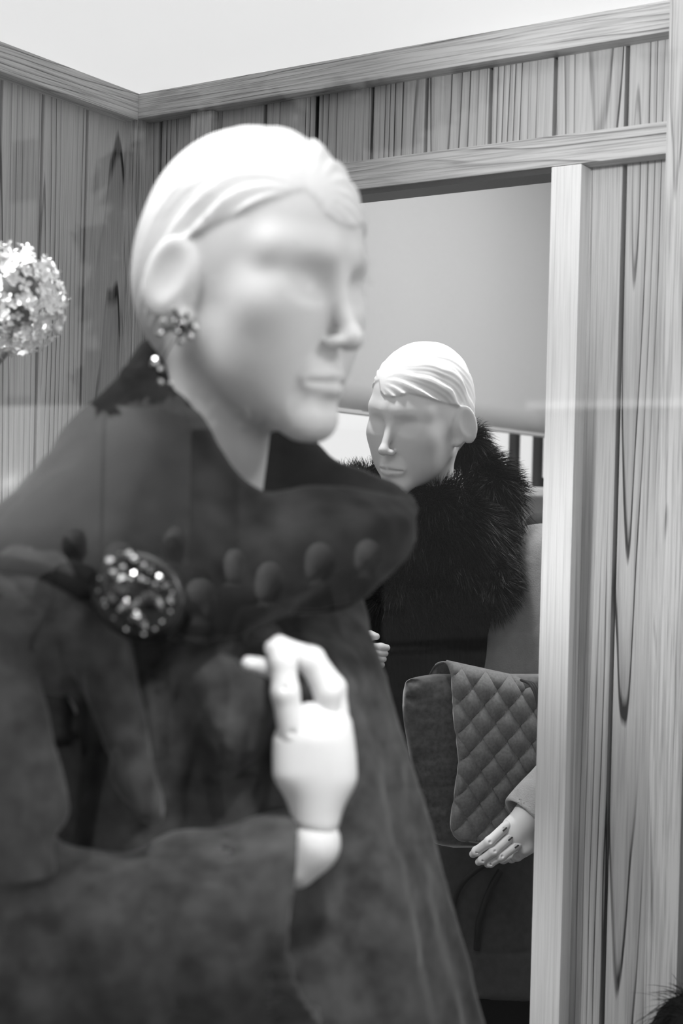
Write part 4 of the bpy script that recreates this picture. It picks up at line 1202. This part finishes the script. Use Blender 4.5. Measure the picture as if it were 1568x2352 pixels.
# house across the square
FYv = 2 * YG + 28.0
hx0, hx1 = on_y(235, 400, FYv).x, on_y(1900, 400, FYv).x
hs = empty('building', ((hx0 + hx1) / 2, -28, G0), label='pale house front with dark windows across the square, reflected in the glass', cat='building')
box('wall', (hx0, -36, 3.3), (hx1, -28, 16.5), M_FACADE, hs)
box('ground_floor', (hx0, -36, G0), (hx1, -27.9, 3.3), plain('dark_shopfront', 0.05, 0.5), hs)
dh0, dh1 = on_y(-900, 400, FYv).x, hx0 - 0.02
dk = empty('building', ((dh0 + dh1) / 2, -28, G0), label='darker brick house beside the pale one, reflected at the left planks', cat='building')
box('wall', (dh0, -36, G0), (dh1, -28.05, 18.0), plain('dull_brick', 0.28, 0.9, noise=0.08, scale=3), dk)
box('roof', (dh0 - 0.3, -36, 18.0), (dh1, -28.1, 18.4), M_BARK, dk)
for z0 in (2.6, 6.2, 9.8):
    for k in range(4):
        xx = dh0 + (dh1 - dh0) * (k + 0.5) / 4
        box('window', (xx - 0.5, -28.07, z0), (xx + 0.5, -28.02, z0 + 1.7), M_WIN, dk)
lz = on_y(1380, 932, FYv).z
box('ledge', (on_y(1230, 930, FYv).x, -28.0, lz - 0.09), (hx1, -27.5, lz + 0.09), M_LEDGE, hs)
box('roof', (hx0, -36, 16.5), (hx1 + 0.3, -27.5, 17.0), M_BARK, hs)
for row, py in enumerate((148,)):
    for px in (1095, 1238, 1378, 1520, 1665):
        p = on_y(px, py - (px - 1238) * 0.09 * (1 - row), FYv)
        w_ = 0.30
        f_ = box('window', (p.x - w_, -28.02, p.z - 1.9), (p.x + w_, -27.96, p.z), M_PANE, hs)
        box('lintel_shadow', (p.x - w_, -28.0, p.z - 0.22), (p.x + w_, -27.93, p.z), M_WIN, f_)  # dark bar standing in for the shadow under the lintel
        box('lintel', (p.x - w_ - 0.15, -28.0, p.z), (p.x + w_ + 0.15, -27.8, p.z + 0.22), M_FACADE, f_)

# tree in the square
tc_ = mirror(W(520, 500, 16.0))
tr = empty('tree', (tc_.x, tc_.y, G0), label='dense dark leafy tree in the square, reflected in the glass', cat='tree')
V, F = tube([(tc_.x, tc_.y, G0), (tc_.x + 0.1, tc_.y, 1.2), (tc_.x, tc_.y, tc_.z)], [0.2, 0.15, 0.06], 10, 12)
obj('trunk', V, F, M_BARK, tr)
rg = np.random.default_rng(21)
cl = [(W(px, py, 16.0), r_) for px, py, r_ in ((420, 330, 0.55), (600, 330, 0.62), (780, 280, 0.45), (900, 265, 0.36), (990, 240, 0.26), (1070, 205, 0.18), (1110, 190, 0.12), (500, 520, 0.9), (340, 560, 0.50), (270, 700, 0.42), (240, 880, 0.30), (330, 820, 0.5), (640, 640, 1.0), (290, 420, 0.33), (420, 760, 0.7), (560, 860, 0.7), (222, 560, 0.18))]
V, F = [], []
for p, r_ in cl:
    c0 = np.array(mirror(p))
    for _ in range(int(420 * r_ ** 1.6) + 60):
        d_ = rg.normal(size=3); d_ /= np.linalg.norm(d_); q = c0 + d_ * r_ * rg.random() ** 0.45
        a_, b2 = rg.normal(size=3), rg.normal(size=3); a_ /= np.linalg.norm(a_); b2 -= a_ * b2.dot(a_); b2 /= np.linalg.norm(b2)
        s_ = 0.13 + 0.08 * rg.random(); n_ = len(V)
        V += [q - a_ * s_, q - b2 * s_ * 0.5, q + a_ * s_, q + b2 * s_ * 0.5]; F.append((n_, n_ + 1, n_ + 2, n_ + 3))
tag(obj('foliage', V, np.array(F), M_LEAF, tr, smooth=False), kind='stuff')

# white van along the kerb
VZ = 20.0
vp = mirror(W(235, 1100, VZ))
van = empty('van', (vp.x - 2.2, vp.y, G0), label='tall white delivery van across the square, reflected in the glass', cat='van')
vx1, vx0, vh = vp.x, vp.x - 5.2, 2.75
bm = bmesh.new(); bmesh.ops.create_cube(bm, size=1)
bmesh.ops.scale(bm, vec=(5.2, 2.0, vh), verts=bm.verts)
bmesh.ops.bisect_plane(bm, geom=list(bm.verts) + list(bm.edges) + list(bm.faces), plane_co=(0, 0, -0.2), plane_no=(0, 0, 1))
for v in bm.verts:
    if v.co.x < 0 and v.co.z > 0.3: v.co.x += 1.1
bmesh.ops.bevel(bm, geom=list(bm.edges), offset=0.08, segments=2, affect='EDGES')
for v in bm.verts: v.co += Vector(((vx0 + vx1) / 2, vp.y - 1.0, G0 + 0.35 + vh / 2))
obj_me('body', bm_me('body', bm, M_VAN, True), van)
for sy in (-1, 1):
    for fx_ in (vx0 + 0.9, vx1 - 0.9):
        V, F = tube([(fx_, vp.y - 1.0 + sy * 0.82, G0 + 0.36), (fx_, vp.y - 1.0 + sy * 1.02, G0 + 0.36)], 0.36, 20)
        obj('wheel', V, F, M_TYRE, van)
box('side_window', (vx0 + 1.0, vp.y - 0.03, G0 + 1.75), (vx0 + 1.9, vp.y + 0.01, G0 + 2.4), M_WIN, van, bevel=0.01)

# passers-by
def person_f(x, y, z):
    d = ell(x, y, z, (0, 0.01, 1.58), (0.073, 0.092, 0.115))
    d = smin(d, sph(x, y, z, (0, 0.100, 1.560), 0.014), 0.02)
    d = smin(d, cap(x, y, z, (0, -0.01, 1.50), (0, -0.02, 1.38), 0.052), 0.02)
    d = smin(d, cap(x, y, z, (-0.16, -0.02, 1.36), (0.16, -0.02, 1.36), 0.062), 0.06)
    d = smin(d, ell(x, y, z, (0, -0.01, 1.16), (0.18, 0.12, 0.26)), 0.06)
    d = smin(d, ell(x, y, z, (0, -0.01, 0.88), (0.175, 0.125, 0.18)), 0.08)
    for s_ in (-1, 1):
        sw_a = 0.10 * s_
        d = smin(d, cap(x, y, z, (0.21 * s_, -0.02, 1.35), (0.25 * s_, -0.03 - sw_a, 1.07), 0.055, 0.045), 0.03)
        d = smin(d, cap(x, y, z, (0.25 * s_, -0.03 - sw_a, 1.07), (0.24 * s_, 0.10 - sw_a, 0.84), 0.043, 0.033), 0.02)
        d = smin(d, ell(x, y, z, (0.24 * s_, 0.12 - sw_a, 0.77), (0.022, 0.035, 0.075)), 0.02)
        d = smin(d, cap(x, y, z, (0.09 * s_, 0, 0.84), (0.10 * s_, 0.10 * s_, 0.46), 0.088, 0.062), 0.03)
        d = smin(d, cap(x, y, z, (0.10 * s_, 0.10 * s_, 0.46), (0.10 * s_, 0.14 * s_ - 0.05, 0.07), 0.060, 0.042), 0.02)
        d = smin(d, cap(x, y, z, (0.10 * s_, 0.14 * s_ - 0.07, 0.045), (0.105 * s_, 0.14 * s_ + 0.12, 0.035), 0.045, 0.035), 0.02)
    return d
PV, PF = nets(person_f, (-0.36, -0.32, -0.01), (0.36, 0.36, 1.72), 0.018)
PV = smooth_net(PV, PF, 1); PV[:, 2] -= PV[:, 2].min()
P_ME = mesh_data('body', PV, PF, M_CLOTH)
P_ME.materials.append(M_FACE)
zc_ = PV[PF].mean(1)
mi = (zc_[:, 2] > 1.42).astype(np.int32)
P_ME.polygons.foreach_set('material_index', mi)
def hair_f(x, y, z):
    d = ell(x, y, z, (0, -0.008, 1.602), (0.084, 0.100, 0.105))
    d = smin(d, ell(x, y, z, (0, -0.055, 1.53), (0.070, 0.055, 0.085)), 0.03)
    return smax(d, -ell(x, y, z, (0, 0.13, 1.53), (0.10, 0.085, 0.10)), 0.02)
QV, QF = nets(hair_f, (-0.12, -0.14, 1.42), (0.12, 0.13, 1.73), 0.014)
Q_ME = mesh_data('hair', QV, QF, plain('street_hair', 0.32, 0.6))
WHO = ((540, 1262, 9.5, 'over the middle of the collar'), (622, 1292, 8.0, 'just above the white hand\'s fingertips'), (738, 1248, 8.8, 'under the collar\'s broad fold'), (848, 1240, 9.9, 'at the collar\'s rounded front tip'),
       (278, 1246, 6.6, 'directly above the brooch, largest of the passers-by'), (402, 1212, 9.8, 'up and to the right of the brooch'), (170, 1215, 10.5, 'in front of the van\'s bright side'), (458, 1330, 7.3, 'low beside the brooch\'s right edge'))
for k, (px, py, Z, where) in enumerate(WHO):
    p = mirror(W(px, py, Z))
    s_ = (p.z - G0) / 1.70
    r_ = empty('person', (p.x, p.y, G0), label='passer-by mirrored in the glass ' + where, cat='person', group='passers-by mirrored in the glass')
    mw = Matrix.Translation((p.x, p.y, G0)) @ Matrix.Rotation(math.radians(37 * k + 150), 4, 'Z') @ Matrix.Scale(s_, 4)
    obj_me('body', P_ME, r_, mw); obj_me('hair', Q_ME, r_, mw)
bpy.context.view_layer.update()
